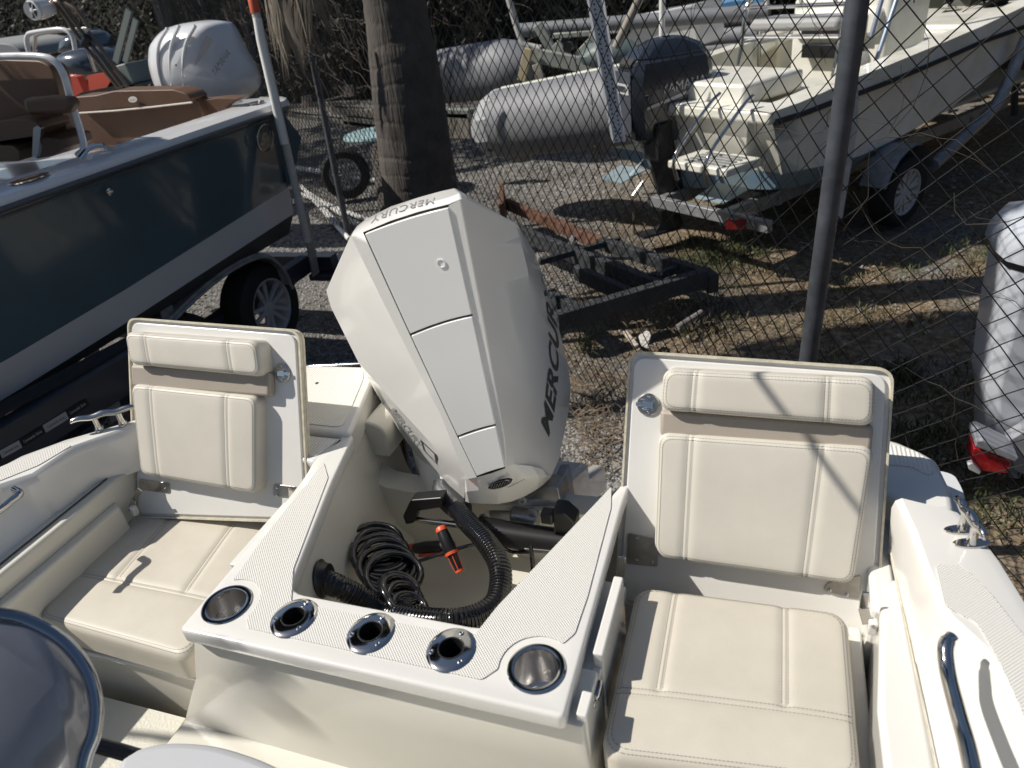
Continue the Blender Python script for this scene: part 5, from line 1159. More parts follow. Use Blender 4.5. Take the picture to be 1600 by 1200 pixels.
ub((690, 175), (735, 178), 8.5, w_=.10, h_=.12); ub((700, 195), (735, 196), 8.5, w_=.3, h_=.12, mt=CONC); ub((800, 250), (830, 246), 7.4, w_=.06, h_=.06); ub((925, 222), (935, 245), 7.0, w_=.12, h_=.06)
m = MB(); m.lathe([(.05, -.05), (.05, .05)], at(888, 73, y=8.0), V(0, 1, 0), n=14); m.build('roller', BLK, ut)
m = MB(); m.lathe([(.09, 0), (.16, .05), (.18, .12), (.12, .22), (0, .24)], at(955, 105, y=7.2), V(0, 0, 1), n=20, sx=1.7, xd=V(1, 0, 0)); o = m.build('grey_canister', mat('slate_green', (.10, .13, .13), .5), None, angle=50); tag(o, 'dark grey green rounded canister sitting on the pontoon behind the perforated post', 'canister')
bp_ = thing('bent_pipe', 'bent white steel pipe rising from the pontoon trailer', 'pipe', tuple(at(845, 73, y=8)))
m = MB(); m.tube(smooth([at(u, v, y=8.0) for u, v in [(788, -30), (797, 5), (812, 55), (822, 70), (845, 76)]], 6), .035, n=12); m.build('tube', mat('dull_white_pvc', (.50, .49, .46), .5), bp_, angle=60)
pp = thing('perforated_post', 'white perforated angle post with a row of holes in front of the dark outboard', 'post', tuple(at(965, 225, y=5.9)))
a, b_ = at(927, -30, y=5.9), at(968, 222, y=5.9); hd = V(1, 0, 0)*.066; m = MB(); m.prism([a-hd*.9, a+hd*.9, b_+hd*.75, b_-hd*.75], V(0, .01, 0)); m.prism([a-hd*1.0, a-hd*.75, b_-hd*.6, b_-hd*.85], V(0, -.03, 0)); m.build('angle', mat('painted_white_steel', (.72, .73, .75), .5), pp)
m = MB(); h_ = MB(); dl = (b_-a)
for k in range(34):
    for s_ in (-.22, .18):
        c = a+dl*((k+.5+(.5 if s_ > 0 else 0))/34)+hd*s_*1.5; h_.lathe([(.0075, 0), (.0075, .002), (0, .002)], c, V(0, -1, 0), n=8)
h_.build('holes', BLK, pp, merge=False, props={'kind': 'stuff'})
ub((1008, -20), (962, 74), 6.6, r=.035, mt=mat('tan_pipe', (.30, .27, .23), .5), nm='diagonal_pipe')
wp = MB(); wp.tube([at(1035, -20, y=6.9), at(1034, 95, y=6.9)], .026, n=12); o = wp.build('white_pole', mat('white_pvc', (.75, .74, .71), .4), None); tag(o, 'slim white pole standing directly behind the dark blue outboard', 'pole')

# ================================================================ CREAM BOAT AND CONSOLE BEHIND
CRM = mat('weathered_cream_gelcoat', (.60, .565, .45), .4, coat=.2, var=.15, vscale=2.5)
CRW = mat('weathered_white_gelcoat', (.74, .73, .68), .36, coat=.25, var=.12, vscale=2.5, var2=(.62, .60, .50))
sb = thing('cream_skiff', 'cream open boat lying behind the dark blue outboard', 'boat', tuple(at(1130, 140, y=8.5)))
m = MB(); P0_ = [(955, 110), (1100, 95), (1155, 80), (1215, 58), (1215, 72), (1160, 104), (1100, 122), (955, 128)]; m.prism([at(u, v, y=8.6) for u, v in P0_], V(.3, .9, 0)); m.build('gunwale', CRW, sb, bevel=.02)
m = MB(); m.prism([at(u, v, y=8.7) for u, v in [(955, 125), (1100, 118), (1160, 102), (1215, 70), (1215, 130), (1100, 165), (955, 165)]], V(.3, .9, 0)); m.build('hull', CRM, sb, bevel=.02)
m = MB(); m.prism([at(u, v, y=8.8) for u, v in [(968, 75), (1000, 22), (1085, 8), (1092, 72), (1040, 80), (975, 82)]], V(.25, .5, 0)); m.build('console', WHT, sb, bevel=.02)
m = MB(); m.prism([at(u, v, y=8.75) for u, v in [(952, 48), (985, 30), (1000, 24), (1086, 6), (1086, 12), (1000, 30), (955, 54)]], V(.25, .6, 0)); m.build('console_top', WHT, sb, bevel=.01)
gh = thing('grey_pontoon_boat', 'stack of long grey aluminium hulls beyond the white console', 'boat', tuple(at(1140, 50, y=10.5)))
for k, (a, b_, r_) in enumerate((((1085, 32), (1200, 18), .11), ((1090, 60), (1200, 50), .12), ((1090, 78), (1200, 66), .10))):
    m = MB(); m.tube([at(*a, y=10.6), at(*b_, y=10.3)], r_, n=16); m.build('tube', PAL, gh)
bc = MB(); bc.prism(smooth([at(u, v, y=11.5) for u, v in [(1118, 12), (1135, 2), (1165, 0), (1190, 6), (1196, 16), (1150, 20)]], 3, closed=True), V(0, .8, 0)); o = bc.build('blue_cover', mat('bright_blue_tarp', (.10, .24, .42), .6), None, bevel=.03); tag(o, 'bright blue tarpaulin cover beyond the grey hulls near the top edge', 'tarpaulin')

# ================================================================ WHITE BOAT ON TRAILER (right, beyond the fence)
wb = thing('white_boat', 'white centre console boat with swim ladder on a trailer beyond the fence', 'boat', (.3, 6.5, .8))
P0 = at(1207, 190, z=1.22); e1 = V(.58, .815, 0).normalized(); e2 = V(-e1.y, e1.x, 0); P0g = V(P0.x, P0.y, 0)
S_ = lambda u, v, o=0: on(u, v, P0-e2*o, e2)
T_ = lambda u, v, o=0: on(u, v, P0-e1*o, e1)
rubp = [(1207, 190), (1252, 176), (1296, 159), (1343, 143), (1390, 125), (1431, 108), (1480, 87), (1532, 64), (1600, 40), (1660, 18)]
capp = [(1204, 176), (1250, 160), (1296, 140), (1343, 119), (1390, 101), (1431, 84), (1480, 64), (1532, 42), (1600, 10), (1660, -16)]
chin = [(1222, 272), (1262, 264), (1300, 256), (1345, 243), (1390, 222), (1431, 200), (1480, 172), (1532, 132), (1600, 66), (1660, 20)]
keel = [(1230, 300), (1262, 296), (1300, 285), (1345, 268), (1390, 244), (1431, 216), (1480, 184), (1532, 140), (1600, 70), (1660, 24)]
rR = [S_(*p) for p in rubp]; rC = [S_(*p, .0) for p in chin]; rK = [S_(*p)+e2*.12 for p in keel]; rT = [S_(*p, .015) for p in capp]
BM = 2.1
def other(p, w=BM): 
    b = (p-P0).dot(e2); return p+e2*(w-2*b)
m = MB(); m.rows([rR, [a.lerp(b_, .5)+e2*.012 for a, b_ in zip(rR, rC)], rC]); m.rows([[other(p) for p in rR], [other(p) for p in rC]])
m.face(rR[0], rC[0], other(rC[0]), other(rR[0])); m.build('hull', CRW, wb, angle=40)
m = MB(); m.rows([rC, rK]); m.rows([rK, [p+e2*.9+V(0, 0, -.12) for p in rK]]); m.rows([[other(p) for p in rC], [p+e2*.9+V(0, 0, -.12) for p in rK]])
BLB = mat('faded_blue_bottom', (.10, .20, .30), .6, var=.4, vscale=3, var2=(.24, .30, .33)); m.face(rC[0], rK[0], rK[0]+e2*.9+V(0, 0, -.12), other(rC[0])); m.build('bottom', BLB, wb, angle=40)
m = MB(); m.rows([rT, [p-e2*.02 for p in rR]]); m.rows([rT, [p+e2*.17+V(0, 0, .01) for p in rT], [p+e2*.19+V(0, 0, -.03) for p in rT], [p+e2*.20+V(0, 0, -.45) for p in rT]])
m.rows([[other(p) for p in rT], [other(p)-e2*.17 for p in rT], [other(p)-e2*.20+V(0, 0, -.45) for p in rT]]); m.rows([[other(p) for p in rT], [other(p) for p in rR]])
m.face(rT[0], rR[0]-e2*.02, other(rR[0]), other(rT[0])); m.build('gunwale', CRW, wb, angle=35)
m = MB(); m.tube([p-e2*.022+V(0, 0, -.005) for p in rR], .022, n=8); a = rR[0]-e1*.01; m.tube([a, other(a)], .018, n=8); m.build('rub_rail', mat('black_rub_rail', (.015, .015, .017), .5), wb, angle=50)
m = MB(); q = [rT[0], rT[0]+e1*.30, other(rT[0])+e1*.30, other(rT[0])]; m.prism([p+V(0, 0, .004) for p in q], V(0, 0, -.10)); m.build('stern_deck', CRW, wb, bevel=.03, seg=3)
L_ = lambda a_, b_, z: P0g+e1*a_+e2*b_+V(0, 0, z)
def lbox(name, a0, a1, b0, b1, z0, z1, mt, bev=.02, par=wb):
    m = MB(); m.prism([L_(a0, b0, z0), L_(a1, b0, z0), L_(a1, b1, z0), L_(a0, b1, z0)], V(0, 0, z1-z0)); return m.build(name, mt, par, bevel=bev, seg=2)
zt = rT[0].z
lbox('deck_hatch', .12, .85, .35, 1.5, zt-.02, zt+.14, CRW, .03); lbox('cockpit_sole', .3, 5.0, .2, 1.9, zt-.60, zt-.55, CRM)
lbox('fish_box', .85, 1.35, .3, 1.8, zt-.55, zt-.02, CRW, .02)
lbox('console', 2.35, 3.05, .55, 1.55, zt-.55, zt+.50, CRW, .04); lbox('console_front', 2.28, 2.6, .6, 1.5, zt+.15, zt+.40, CRW, .05); lbox('instrument_panel', 2.262, 2.28, .72, 1.38, zt+.17, zt+.36, BLK, .004); lbox('glove_box', 2.25, 2.34, .75, 1.35, zt-.02, zt+.10, BLK, .004)
lbox('forward_seat', 3.2, 3.9, .5, 1.5, zt-.5, zt+.0, CRW, .04)
lbox('bow_deck', 3.9, 6.0, .2, 1.9, zt-.2, zt+.05, CRW, .04)
m = MB(); m.lathe([(.05, 0), (.05, .01), (.03, .012), (0, .012)], L_(2.24, .68, zt+.0), -e1, n=16); m.build('fuel_cap', GALV, wb)
# leaning post
for b0 in (.45, 1.45):
    m = MB(); m.tube(smooth([L_(1.40, b0, zt-.10), L_(1.46, b0, zt+.25), L_(1.50, b0, zt+.50), L_(1.62, b0, zt+.62), L_(1.85, b0, zt+.60)], 4), .022, n=10); m.build('leaning_post_tube', SS, wb, angle=60)
    m = MB(); m.tube([L_(1.75, b0, zt-.3), L_(1.70, b0, zt+.30)], .02, n=10); m.build('leaning_post_tube', SS, wb)
for z_ in (.28, .60, .52): m = MB(); m.tube([L_(1.46+.04*z_, .45, zt+z_), L_(1.46+.04*z_, 1.45, zt+z_)], .017, n=10); m.build('leaning_post_bar', SS, wb)
lbox('leaning_post_seat', 1.48, 1.85, .50, 1.40, zt+.32, zt+.42, mat('grey_weathered_vinyl', (.33, .33, .33), .6), .035)
for b0 in (.62, .95, 1.3): m = MB(); m.tube([L_(1.60, b0, zt+.50), L_(1.56, b0, zt+.85)], .02, n=10); m.build('rod_rack_tube', CRW, wb)
m = MB(); m.tube([S_(1450, 60)+e2*.5, S_(1478, -30)+e2*.5], .02, n=10); m.build('top_frame_pipe', mat('blue_grey_pipe', (.25, .30, .38), .3, metal=.5), wb)
m = MB(); m.tube([L_(2.1, .5, zt-.1), L_(2.7, .5, zt+1.3)], .02, n=10); m.build('top_frame_pipe', mat('blue_grey_pipe', (.25, .30, .38), .3, metal=.5), wb)
lettering('deck_marks', 'III', lambda s_, t_: L_(.02+.02, .10+.16*s_, zt+.02), GALV, wb)
# swim ladder and platform on the transom
pl_ = [T_(1102, 243, .02), T_(1163, 262, .30), T_(1205, 246, .02), T_(1160, 228, .02)]
zp = T_(1205, 246).z
a = L_(-.02, .02, zp); m = MB(); m.prism([L_(-.03, .05, zp), L_(-.42, .05, zp), L_(-.42, .62, zp), L_(-.03, .62, zp)], V(0, 0, -.06)); m.build('swim_platform', CRW, wb, bevel=.012)
m = MB()
for k in range(5): m.prism([L_(-.10-.06*k, .12, zp), L_(-.13-.06*k, .12, zp), L_(-.13-.06*k, .5, zp), L_(-.10-.06*k, .5, zp)], V(0, 0, .008))
m.build('platform_slats', GALV, wb, merge=False, props={'kind': 'stuff'})
for b0 in (.18, .48): m = MB(); m.tube(smooth([L_(.0, b0, zp+.42), L_(-.12, b0, zp+.36), L_(-.44, b0, zp+.12), L_(-.50, b0, zp-.0), L_(-.46, b0, zp-.12)], 5), .014, n=10); m.build('ladder_rail', SS, wb, angle=60)
# trim tabs
for b0, nm in ((.15, 'trim_tab'), (1.25, 'trim_tab')):
    m = MB(); zz = .72; m.prism([L_(-.02, b0, zz), L_(-.30, b0+.02, zz-.05), L_(-.30, b0+.30, zz-.05), L_(-.02, b0+.32, zz)], V(0, 0, -.008)); m.face(L_(-.02, b0+.02, zz+.10), L_(-.2, b0+.02, zz-.02), L_(-.2, b0+.05, zz-.02)); m.build(nm, mat('pale_blue_grey_metal', (.30, .38, .42), .45, metal=.3), wb)
# the dark blue outboard
DB = mat('dark_blue_grey_cowl', (.020, .024, .034), .28, coat=.5); DB2 = mat('blue_grey_cowl_face', (.055, .062, .080), .4)
ym = thing('dark_outboard', 'dark blue grey outboard marked YAMAHA 150 on the white boat transom', 'outboard motor', tuple(at(1010, 365, y=6.3)))
fd = V(.80, .60, 0).normalized(); sd_ = V(fd.y, -fd.x, 0); cz_ = at(1034, 140, y=6.35)
Yp = lambda a_, b_, z: cz_+fd*a_+sd_*b_+V(0, 0, z)
rows = []
for z_, la, lb, wd_, sh in ((-.40, -.24, .22, .12, 0), (-.34, -.31, .30, .17, 0), (-.10, -.34, .38, .205, 0), (.12, -.34, .40, .20, 0), (.24, -.31, .38, .185, 0), (.27, -.27, .35, .16, 0), (.275, -.28, .35, .165, 0), (.33, -.22, .30, .14, 0), (.385, -.10, .18, .09, 0), (.40, -.02, .08, .03, 0)):
    ring = [Yp(la, -wd_*.7, z_), Yp(la, wd_*.7, z_), Yp(la+.07, wd_, z_), Yp((la+lb)/2, wd_*1.04, z_), Yp(lb-.08, wd_, z_), Yp(lb, wd_*.6, z_), Yp(lb, -wd_*.6, z_), Yp(lb-.08, -wd_, z_), Yp((la+lb)/2, -wd_, z_), Yp(la+.07, -wd_, z_)]
    rows.append(ring)
m = MB(); m.rows(rows, closed=True); m.face(*rows[0]); m.face(*rows[-1]); m.build('cowl', DB, ym, angle=28, bevel=.012, seg=3)
m = MB(); m.prism([Yp(-.352, -.13, -.30), Yp(-.352, .13, -.30), Yp(-.352, .135, .19), Yp(-.352, -.135, .19)], -fd*-.004); m.build('rear_face', DB2, ym, bevel=.003)
m = MB(); q = [Yp(-.357, -.11, .02), Yp(-.357, .11, .02), Yp(-.357, .11, .10), Yp(-.357, -.11, .10)]; m.prism(q, -fd*.002); bdg = m.build('number_plate', mat('pale_badge', (.5, .51, .52), .4), ym)
lettering('number', '150', lambda s_, t_: Yp(-.3605, -.09+.18*(s_), .035+.05*t_), DB, bdg, bold=1)
m = MB(); m.rows([[Yp(-.25+.02*k, .217, -.10+.004*k) for k in range(28)], [Yp(-.25+.02*k, .217, -.075+.004*k) for k in range(28)]]); m.build('side_stripe', mat('silver_stripe', (.3, .31, .34), .3, metal=.5), ym)
lettering('side_lettering', 'YAMAHA', lambda s_, t_: Yp(-.12+.40*s_, .2185, .0+.03*s_+.07*t_), mat('silver_letters', (.34, .35, .38), .35, metal=.4), ym)
m = MB(); m.rows([[Yp(-.22+.03*cos(t), .0+.05*sin(t)*0+.22, -.02+.03*sin(t)) for t in [i*2*pi/20 for i in range(20)]], [Yp(-.22, .22, -.02)]*20], closed=True); m.build('side_emblem', DB2, ym)
m = MB(); m.prism([Yp(-.29, -.10, .262), Yp(-.29, .10, .262), Yp(-.33, .10, .22), Yp(-.33, -.10, .22)], V(0, 0, .02)); m.build('air_intake', SEAMD, ym)
rows = []
for z_, la, lb, wd_ in ((-.38, -.22, .20, .11), (-.60, -.12, .20, .09), (-.95, -.02, .20, .055), (-1.12, -.02, .19, .04), (-1.22, -.10, .22, .045)): rows.append([Yp(la, -wd_*.4, z_), Yp(la, wd_*.4, z_), Yp((la+lb)/2, wd_, z_), Yp(lb, wd_*.3, z_), Yp(lb, -wd_*.3, z_), Yp((la+lb)/2, -wd_, z_)])
m = MB(); m.rows(rows, closed=True); m.face(*rows[0]); m.face(*rows[-1]); m.build('leg', mat('near_black_paint', (.014, .016, .022), .35, coat=.3), ym, bevel=.01, angle=40)
m = MB(); m.prism([Yp(-.24, -.09, -1.22), Yp(-.24, .09, -1.22), Yp(.16, .05, -1.22), Yp(.16, -.05, -1.22)], V(0, 0, .02)); m.build('cavitation_plate', mat('near_black_paint', (.014, .016, .022), .35), ym)
m = MB(); c0_ = Yp(-.16, 0, -1.42); m.tube([Yp(.24, 0, -1.42), Yp(.16, 0, -1.42), Yp(-.1, 0, -1.42), c0_], [.01, .05, .055, .045], n=16); m.prism([Yp(.12, .01, -1.45), Yp(-.08, .01, -1.45), Yp(-.06, .01, -1.62), Yp(.02, .01, -1.64)], sd_*-.02); m.build('gearcase', mat('near_black_paint', (.014, .016, .022), .35), ym, angle=40)
m = MB()
for k in range(3):
    a = k*2.094+.5; u_ = sd_*cos(a)+V(0, 0, 1)*sin(a); w_ = fd.cross(u_); P = [c0_+u_*.03, c0_+u_*.10+w_*.075-fd*.02, c0_+u_*.16+w_*.05-fd*.05, c0_+u_*.165-w_*.02-fd*.03, c0_+u_*.09-w_*.05+fd*.01]; m.prism(P, fd*-.006)
m.tube([c0_+fd*.05, c0_-fd*.08], [.04, .03], n=14); m.build('propeller', SS, ym, bevel=.001)
m = MB(); m.tube([Yp(-.20, .02, -.72), Yp(-.30, .02, -.82), Yp(-.30, .02, -1.18)], .010, n=8); m.build('flush_hose', SS, ym)
m = MB(); m.prism([L_(-.0, .95, zt-.12), L_(-.16, .95, zt-.15), L_(-.16, 1.15, zt-.15), L_(-.0, 1.15, zt-.12)], V(0, 0, -.3)); m.build('clamp_bracket', BLK, ym, bevel=.02)
# trailer
wt = thing('boat_trailer', 'galvanised trailer with pale rimmed wheel under the white boat beyond the fence', 'trailer', (.6, 7, .3))
for b0 in (.35, 1.05): m = MB(); m.beam(L_(-.08, b0, .46), L_(4.6, b0, .48), .07, .12); m.build('frame_beam', GALV, wt, bevel=.004)
m = MB(); m.beam(L_(-.08, -.1, .48), L_(-.08, 1.15, .48), .06, .09); m.build('frame_beam', GALV, wt, bevel=.004)
m = MB(); m.box(L_(-.12, .15, .47), (.20, .05, .08)); m.build('tail_light', mat('dark_red_lens', (.25, .02, .02), .2, coat=.5), wt)
wc = at(1402, 298, z=.31); wheel('tyre', wc, V(.8, -.6, 0), .31, .2, wt, rimm=mat('white_steel_rim', (.5, .5, .48), .5), spokes=8)
wheel('tyre', wc+e2*1.9, V(-.8, .6, 0), .31, .2, wt, rimm=mat('white_steel_rim', (.5, .5, .48), .5), spokes=8)
m = MB(); P = [wc+e1*(cos(t)*.40)+V(0, 0, sin(t)*.40)-e2*.10 for t in [pi*k/10 for k in range(1, 10)]]; m.rows([P, [p+e2*.24 for p in P]]); m.build('mudguard', GALV, wt, angle=60)
m = MB(); m.tube(smooth([wc+e1*.45-e2*.05+V(0, 0, .12), wc+e1*1.0+V(0, 0, .22), wc+e1*1.6+V(0, 0, .45), wc+e1*1.9+V(0, 0, .95)], 5), .055, n=10); m.build('guide_arm', GALV, wt, angle=60)
for a_ in (.6, 2.2, 3.8): m = MB(); m.beam(L_(a_, .3, .44), L_(a_, 1.2, .44), .06, .08); m.build('crossmember', GALV, wt)
m = MB(); m.tube([S_(1333, 200, .12), S_(1310, 340, .12)+V(0, 0, .0)], .032, n=12); m.tube([S_(1333, 0, .12), S_(1333, 205, .12)], .034, n=12); o = m.build('guide_post', mat('dull_white_pvc', (.50, .49, .46), .5), wt)
jk = MB(); jk.tube([at(1588, 90, y=10.5), at(1584, 180, y=10.5)], .04, n=10); jk.box(at(1590, 100, y=10.5), (.5, .3, .25)); jk = jk.build('winch_stand', mat('dark_winch', (.04, .04, .04), .6), None, merge=False); tag(jk, 'dark winch stand and jockey leg at the right edge beyond the white boat', 'trailer jack')

# ================================================================ RIGHT EDGE: shrouded white outboard and tail light
CAN = mat('shade_blued_white_cowl', (.50, .53, .58), .3, coat=.5)  # white cowl dimmed and blued: its partial shade is put into the colour
ro = thing('edge_outboard', 'white outboard cowl with black band at the right edge behind the fence', 'outboard motor', tuple(at(1590, 700, y=3.4)))
def loft(name, levels, mt, par, ang=40, bevel=0):
    m = MB(); m.rows([[at(u, v, y=yy)+V(0, dy, 0) for u, v, dy in lv] for lv, yy in levels]); return m.build(name, mt, par, angle=ang, bevel=bevel)
yy = 3.3
A_ = [(1600, 362), (1580, 372), (1566, 390), (1560, 412)]
m = MB()
def ringat(v, uL, w_, dep, c_y=yy):
    p = at(uL, v, y=c_y); return [p+V(w_*x, dep*y, 0) for x, y in ((0, .3), (.03, .1), (.12, 0), (.5, -.05), (.9, 0), (1, .3), (1, .8), (.5, 1), (.12, .95), (0, .7))]
cs_ = [ringat(350, 1660, .30, .3), ringat(358, 1622, .42, .40), ringat(372, 1592, .52, .5), ringat(395, 1576, .58, .55), ringat(416, 1570, .6, .56)]
m.rows(cs_, closed=True); m.build('cowl_top', CAN, ro, angle=50)
m = MB(); m.rows([ringat(416, 1569, .6, .56), ringat(426, 1571, .6, .56)], closed=True); m.build('rubber_band', BLK, ro)
m = MB(); m.rows([ringat(426, 1577, .56, .52), ringat(520, 1556, .56, .5), ringat(600, 1541, .50, .44), ringat(612, 1538, .50, .44)], closed=True); m.rows([ringat(612, 1538, .50, .44), ringat(640, 1541, .46, .40), ringat(700, 1535, .40, .3), ringat(790, 1580, .2, .2)], closed=True); m.build('cowl', CAN, ro, angle=25, bevel=.006)
tlg = thing('trailer_tail_light', 'red trailer tail light with pale bracket on the ground at right edge', 'light', tuple(at(1540, 720, y=3.1)))
slab('lens', [(1522, 700), (1548, 708), (1580, 722), (1575, 740), (1530, 736), (1516, 722)], 3.1, .12, mat('red_lens', (.40, .012, .02), .15, coat=1), tlg, .01, .01)
slab('bracket', [(1526, 690), (1536, 688), (1592, 716), (1586, 722), (1524, 698)], 3.08, .16, mat('grey_bracket', (.28, .29, .32), .5), tlg, .004)
slab('reflector', [(1512, 726), (1520, 724), (1533, 738), (1530, 742), (1514, 734)], 3.05, .03, mat('pale_bracket', (.5, .5, .52), .4), tlg, .003)
slab('lamp_arm', [(1575, 690), (1640, 650), (1640, 760), (1585, 735)], 3.2, .08, mat('grey_bracket', (.28, .29, .32), .5), tlg, .004)

# ================================================================ VEGETATION
HED = mat('shade_dark_leaf', (.013, .018, .007), .6, var=.5, vscale=1.2); HED2 = mat('shade_brown_leaf', (.024, .020, .011), .7, var=.5, vscale=1.5)  # leaf colours kept near black, with the hedge's shade painted in
hg = MB(); g = random.Random(77)
def hedgeline(t): return V(-34+50*t, 20-8.5*t+1.0*sin(t*12), 0)
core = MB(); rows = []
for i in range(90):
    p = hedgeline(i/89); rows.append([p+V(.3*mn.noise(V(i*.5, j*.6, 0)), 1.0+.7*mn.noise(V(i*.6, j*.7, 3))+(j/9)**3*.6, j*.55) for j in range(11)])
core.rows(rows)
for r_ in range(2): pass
kind(core.build('hedge_shade_sheet', mat('hedge_shade_black', (.006, .007, .004), 1), None, angle=80), 'stuff')  # near-black sheet standing in for the shade deep inside the hedge
for _ in range(52000):
    t = g.random(); p = hedgeline(t); h = g.random()**.8*5.2; q = p+V(g.uniform(-.1, .1), g.uniform(.0, 1.1)+.5*mn.noise(V(t*30, h, 2)), h); s_ = g.uniform(.03, .075)
    a = V(g.gauss(0, 1), g.gauss(0, 1), g.gauss(0, 1)).normalized(); b_ = a.orthogonal().normalized(); c = a.cross(b_); hg.add([q-b_*s_, q+c*s_*.45, q+b_*s_, q-c*s_*.45], [(0, 1, 2, 3)], 0 if g.random() < .6 else 1)
kind(hg.build('hedge_leaves', [HED, HED2], None, merge=False, angle=80), 'stuff')
tw = MB()
for _ in range(900):
    t = g.random(); p = hedgeline(t)+V(0, -.1+g.uniform(-.1, .4), g.uniform(.2, 4)); P = [p]; d_ = V(g.uniform(-.6, .6), g.uniform(-.3, .1), g.uniform(-.3, 1)).normalized()
    for _k in range(5): d_ = (d_+V(g.gauss(0, .25), g.gauss(0, .15), g.gauss(0, .25))).normalized(); P.append(P[-1]+d_*g.uniform(.1, .22))
    tw.tube(P, [.008, .006, .005, .004, .003, .001], n=3, caps=False)
kind(tw.build('hedge_twigs', mat('twig', (.11, .085, .06), .9), None, merge=False), 'stuff')
# unseen tree crown on the left, added to shade the hedge and far yard
st_ = thing('shade_tree', 'broad dark tree added out of view to shade the yard behind the blue boat', 'tree', (-13, 9.5, 0))
m = MB(); m.tube([V(-13, 9.5, 0), V(-12.8, 9.4, 3), V(-12, 9.3, 5.5)], [.3, .24, .14], n=12); m.tube([V(-12.8, 9.4, 3), V(-11, 9, 5)], [.16, .07], n=8); m.build('trunk', BARK, st_)
cr = MB()
for _ in range(15000):
    c = g.choice([(-12, 9.5, 6), (-10.5, 9, 5.6), (-13.5, 10.5, 6), (-9.5, 11.5, 6), (-12, 12.5, 5.5), (-8.5, 9.8, 6.4)]); d_ = V(g.gauss(0, 1), g.gauss(0, 1), g.gauss(0, .7)).normalized()*g.uniform(.7, 1)**.5*1.7; q = V(*c)+d_; s_ = g.uniform(.05, .11)
    a = V(g.gauss(0, 1), g.gauss(0, 1), g.gauss(0, 1)).normalized(); b_ = a.orthogonal().normalized(); e_ = a.cross(b_); cr.add([q-b_*s_, q+e_*s_*.5, q+b_*s_, q-e_*s_*.5], [(0, 1, 2, 3)])
cr.build('crown', HED, st_, merge=False)
# closer trees off to the left, behind the camera and to the right: the yard is ringed by them
def tree(name, label, base, h, clumps, n, seed):
    t = thing(name, label, 'tree', base, 'trees round the yard'); g = random.Random(seed); bx = V(*base)
    m = MB(); tp = bx+V(.1, .1, h*.62); m.tube(smooth([bx, bx+V(.05, 0, h*.3), tp, tp+V(.1, 0, h*.2)], 4), [.16]*5+[.13]*4+[.09]*3+[.04], n=10); m.build('trunk', BARK, t)
    m = MB()
    for c in clumps[:6]: m.tube([tp-V(0, 0, h*.15), tp.lerp(bx+V(*c[:3]), .6), bx+V(*c[:3])], [.07, .045, .015], n=6)
    m.build('limbs', BARK, t, merge=False); cr = MB()
    for _ in range(n):
        c = g.choice(clumps); d_ = V(g.gauss(0, 1), g.gauss(0, 1), g.gauss(0, .8)).normalized()*(g.uniform(.3, 1)**.5)*c[3]; q = bx+V(*c[:3])+d_; s_ = g.uniform(.05, .10)
        a = V(g.gauss(0, 1), g.gauss(0, 1), g.gauss(0, 1)).normalized(); b_ = a.orthogonal().normalized(); e_ = a.cross(b_); cr.add([q-b_*s_, q+e_*s_*.55, q+b_*s_, q-e_*s_*.55], [(0, 1, 2, 3)])
    cr.build('crown', HED, t, merge=False)
tree('oak_tree', 'dark tree whose crown shades the bow of the blue boat', (-7.6, 1.6, 0), 5.6, [(.6, -.8, 4.4, 1.0), (1.3, -.1, 4.5, .9), (1.6, -1.0, 4.5, .9), (1.0, -1.7, 4.4, 1.0), (3.6, 1.1, 5.2, .85), (4.2, 1.4, 5.3, .8), (3.5, .6, 5.2, .6)], 26000, 1)
rg = MB(); g2 = random.Random(6)
def ringtree(cx, cy, r, h, n):
    for _ in range(n):
        a = g2.uniform(0, 6.28); z = g2.uniform(.2, 1)*h; rr_ = r*(1-.5*(z/h)**3)*g2.uniform(.6, 1); q = V(cx+cos(a)*rr_, cy+sin(a)*rr_, z); s_ = g2.uniform(.12, .3)
        a_ = V(g2.gauss(0, 1), g2.gauss(0, 1), g2.gauss(0, 1)).normalized(); b_ = a_.orthogonal().normalized(); e_ = a_.cross(b_); rg.add([q-b_*s_, q+e_*s_*.6, q+b_*s_, q-e_*s_*.6], [(0, 1, 2, 3)])
for k in range(26):
    a = radians(-160+k*9.6); ringtree(14*cos(a)+1, 13*sin(a)-1, 2.2, g2.uniform(3.5, 5.5), 900)
kind(rg.build('distant_woodland', HED, None, merge=False, angle=80), 'stuff')
# our boat's T-top: canopy tube frame above and ahead of the picture
def tosky(p, z): return p+tosun*((z-p.z)/tosun.z)
tt = thing('t_top_frame', 'white tube frame of the canopy above the near boat casting thin shadows', 'canopy frame', (-.9, .3, 2.7))
W2 = lambda u, v: on(u, v, pbR+PN*.05, PN)
m = MB(); a, b_ = tosky(W2(1150, 540), 2.95), tosky(W2(1345, 805), 2.75); dd = (b_-a); m.tube([a+dd*.02, b_-dd*.02], .0065, n=12); m.build('frame_tube', WHT, tt)
B2 = lambda u, v: at(u, v, y=.633)
m = MB(); a, b_ = tosky(B2(415, 1040), 2.75), tosky(B2(300, 1195), 2.65); m.tube([a, b_], .009, n=12); m.build('frame_tube', WHT, tt)
m = MB(); a, b_ = tosky(B2(440, 1045), 2.75), tosky(B2(330, 1195), 2.65); m.tube([a, b_], .006, n=12); m.build('frame_tube', WHT, tt)
c = tosky(B2(465, 1130), 2.72); m = MB(); m.prism(roundpoly([c+V(-.06, 0, -.028), c+V(.05, 0, -.028), c+V(.05, 0, .028), c+V(-.06, 0, .028)], .022), V(0, .012, 0)); m.build('shadow_block', WHT, tt, bevel=.008)  # unseen box added only to cast a rounded shadow on the bulkhead
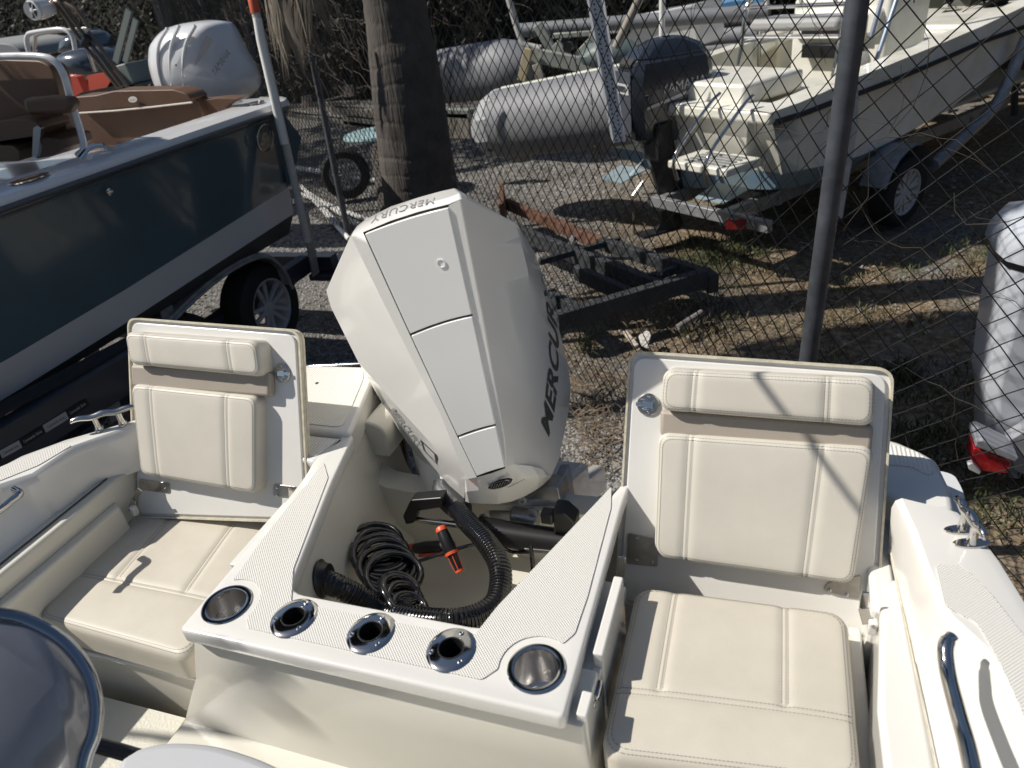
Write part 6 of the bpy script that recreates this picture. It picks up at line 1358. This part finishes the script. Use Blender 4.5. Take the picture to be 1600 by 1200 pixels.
# weeds
WD = mat('weed_green', (.055, .068, .022), .6, var=.4, vscale=5); wd_ = MB(); g = random.Random(31)
def weed(p, n, r, h, lw):
    for _ in range(n):
        a = g.uniform(0, 6.28); rr_ = r*sqrt(g.random()); q = Vector(p)+V(cos(a)*rr_, sin(a)*rr_, 0); d_ = V(g.gauss(0, .5), g.gauss(0, .5), 1).normalized(); l = h*g.uniform(.4, 1); w_ = V(cos(a+1.5), sin(a+1.5), 0)*lw
        m1 = q+d_*l*.6; wd_.add([q-w_*.5, q+w_*.5, m1+w_, m1-w_, q+d_*l+V(g.gauss(0, .2)*l, g.gauss(0, .2)*l, -.1*l)], [(0, 1, 2, 3), (3, 2, 4)])
for u, v, n, r, h in [(1110, 395, 700, .35, .10), (1150, 410, 500, .35, .08), (1180, 385, 300, .3, .08), (1090, 500, 250, .3, .10), (915, 545, 60, .08, .22), (1410, 590, 90, .10, .16), (1390, 600, 140, .25, .08), (1540, 770, 160, .25, .08), (1575, 800, 160, .3, .08), (1500, 750, 80, .3, .08), (1440, 700, 250, .2, .12), (1350, 470, 200, .5, .08), (1490, 410, 200, .5, .10), (1570, 390, 250, .4, .14), (860, 272, 200, .5, .06), (1130, 470, 150, .3, .07), (1560, 640, 300, .4, .10), (1450, 640, 300, .4, .08)]:
    weed(at(u, v, z=0), n, r, h, .005)
for _ in range(60): weed(at(g.uniform(1050, 1600), g.uniform(380, 640), z=0), 18, .10, .07, .004)
kind(wd_.build('weeds', WD, None, merge=False), 'stuff')
wd_ = MB(); g = random.Random(52)
for _ in range(150):
    u, v = g.uniform(1000, 1600), g.uniform(370, 560)
    if mn.noise(V(u*.008, v*.012, 3)) > -.05: weed(at(u, v, z=0), 26, .16, .06, .003)
for _ in range(60): weed(at(g.uniform(740, 1050), g.uniform(255, 360), z=0), 16, .2, .05, .004)
kind(wd_.build('dry_grass', mat('straw', (.21, .17, .085), .8, var=.4), None, merge=False), 'stuff')
lf = MB()
for _ in range(2600):
    x, y = g.uniform(-1.6, 4), g.uniform(2.6, 9); p = V(x, y, gz(x, y)+.008); a = g.uniform(0, 6.28); s_ = g.uniform(.008, .026); d_ = V(cos(a), sin(a), g.uniform(-.3, .3))*s_; e_ = V(-sin(a), cos(a), g.uniform(-.4, .4))*s_*.45
    lf.add([p-d_, p+e_, p+d_, p-e_], [(0, 1, 2), (0, 2, 3)])
kind(lf.build('leaf_litter', mat('brown_leaf', (.12, .075, .04), .8, var=.5, vscale=3), None, merge=False), 'stuff')
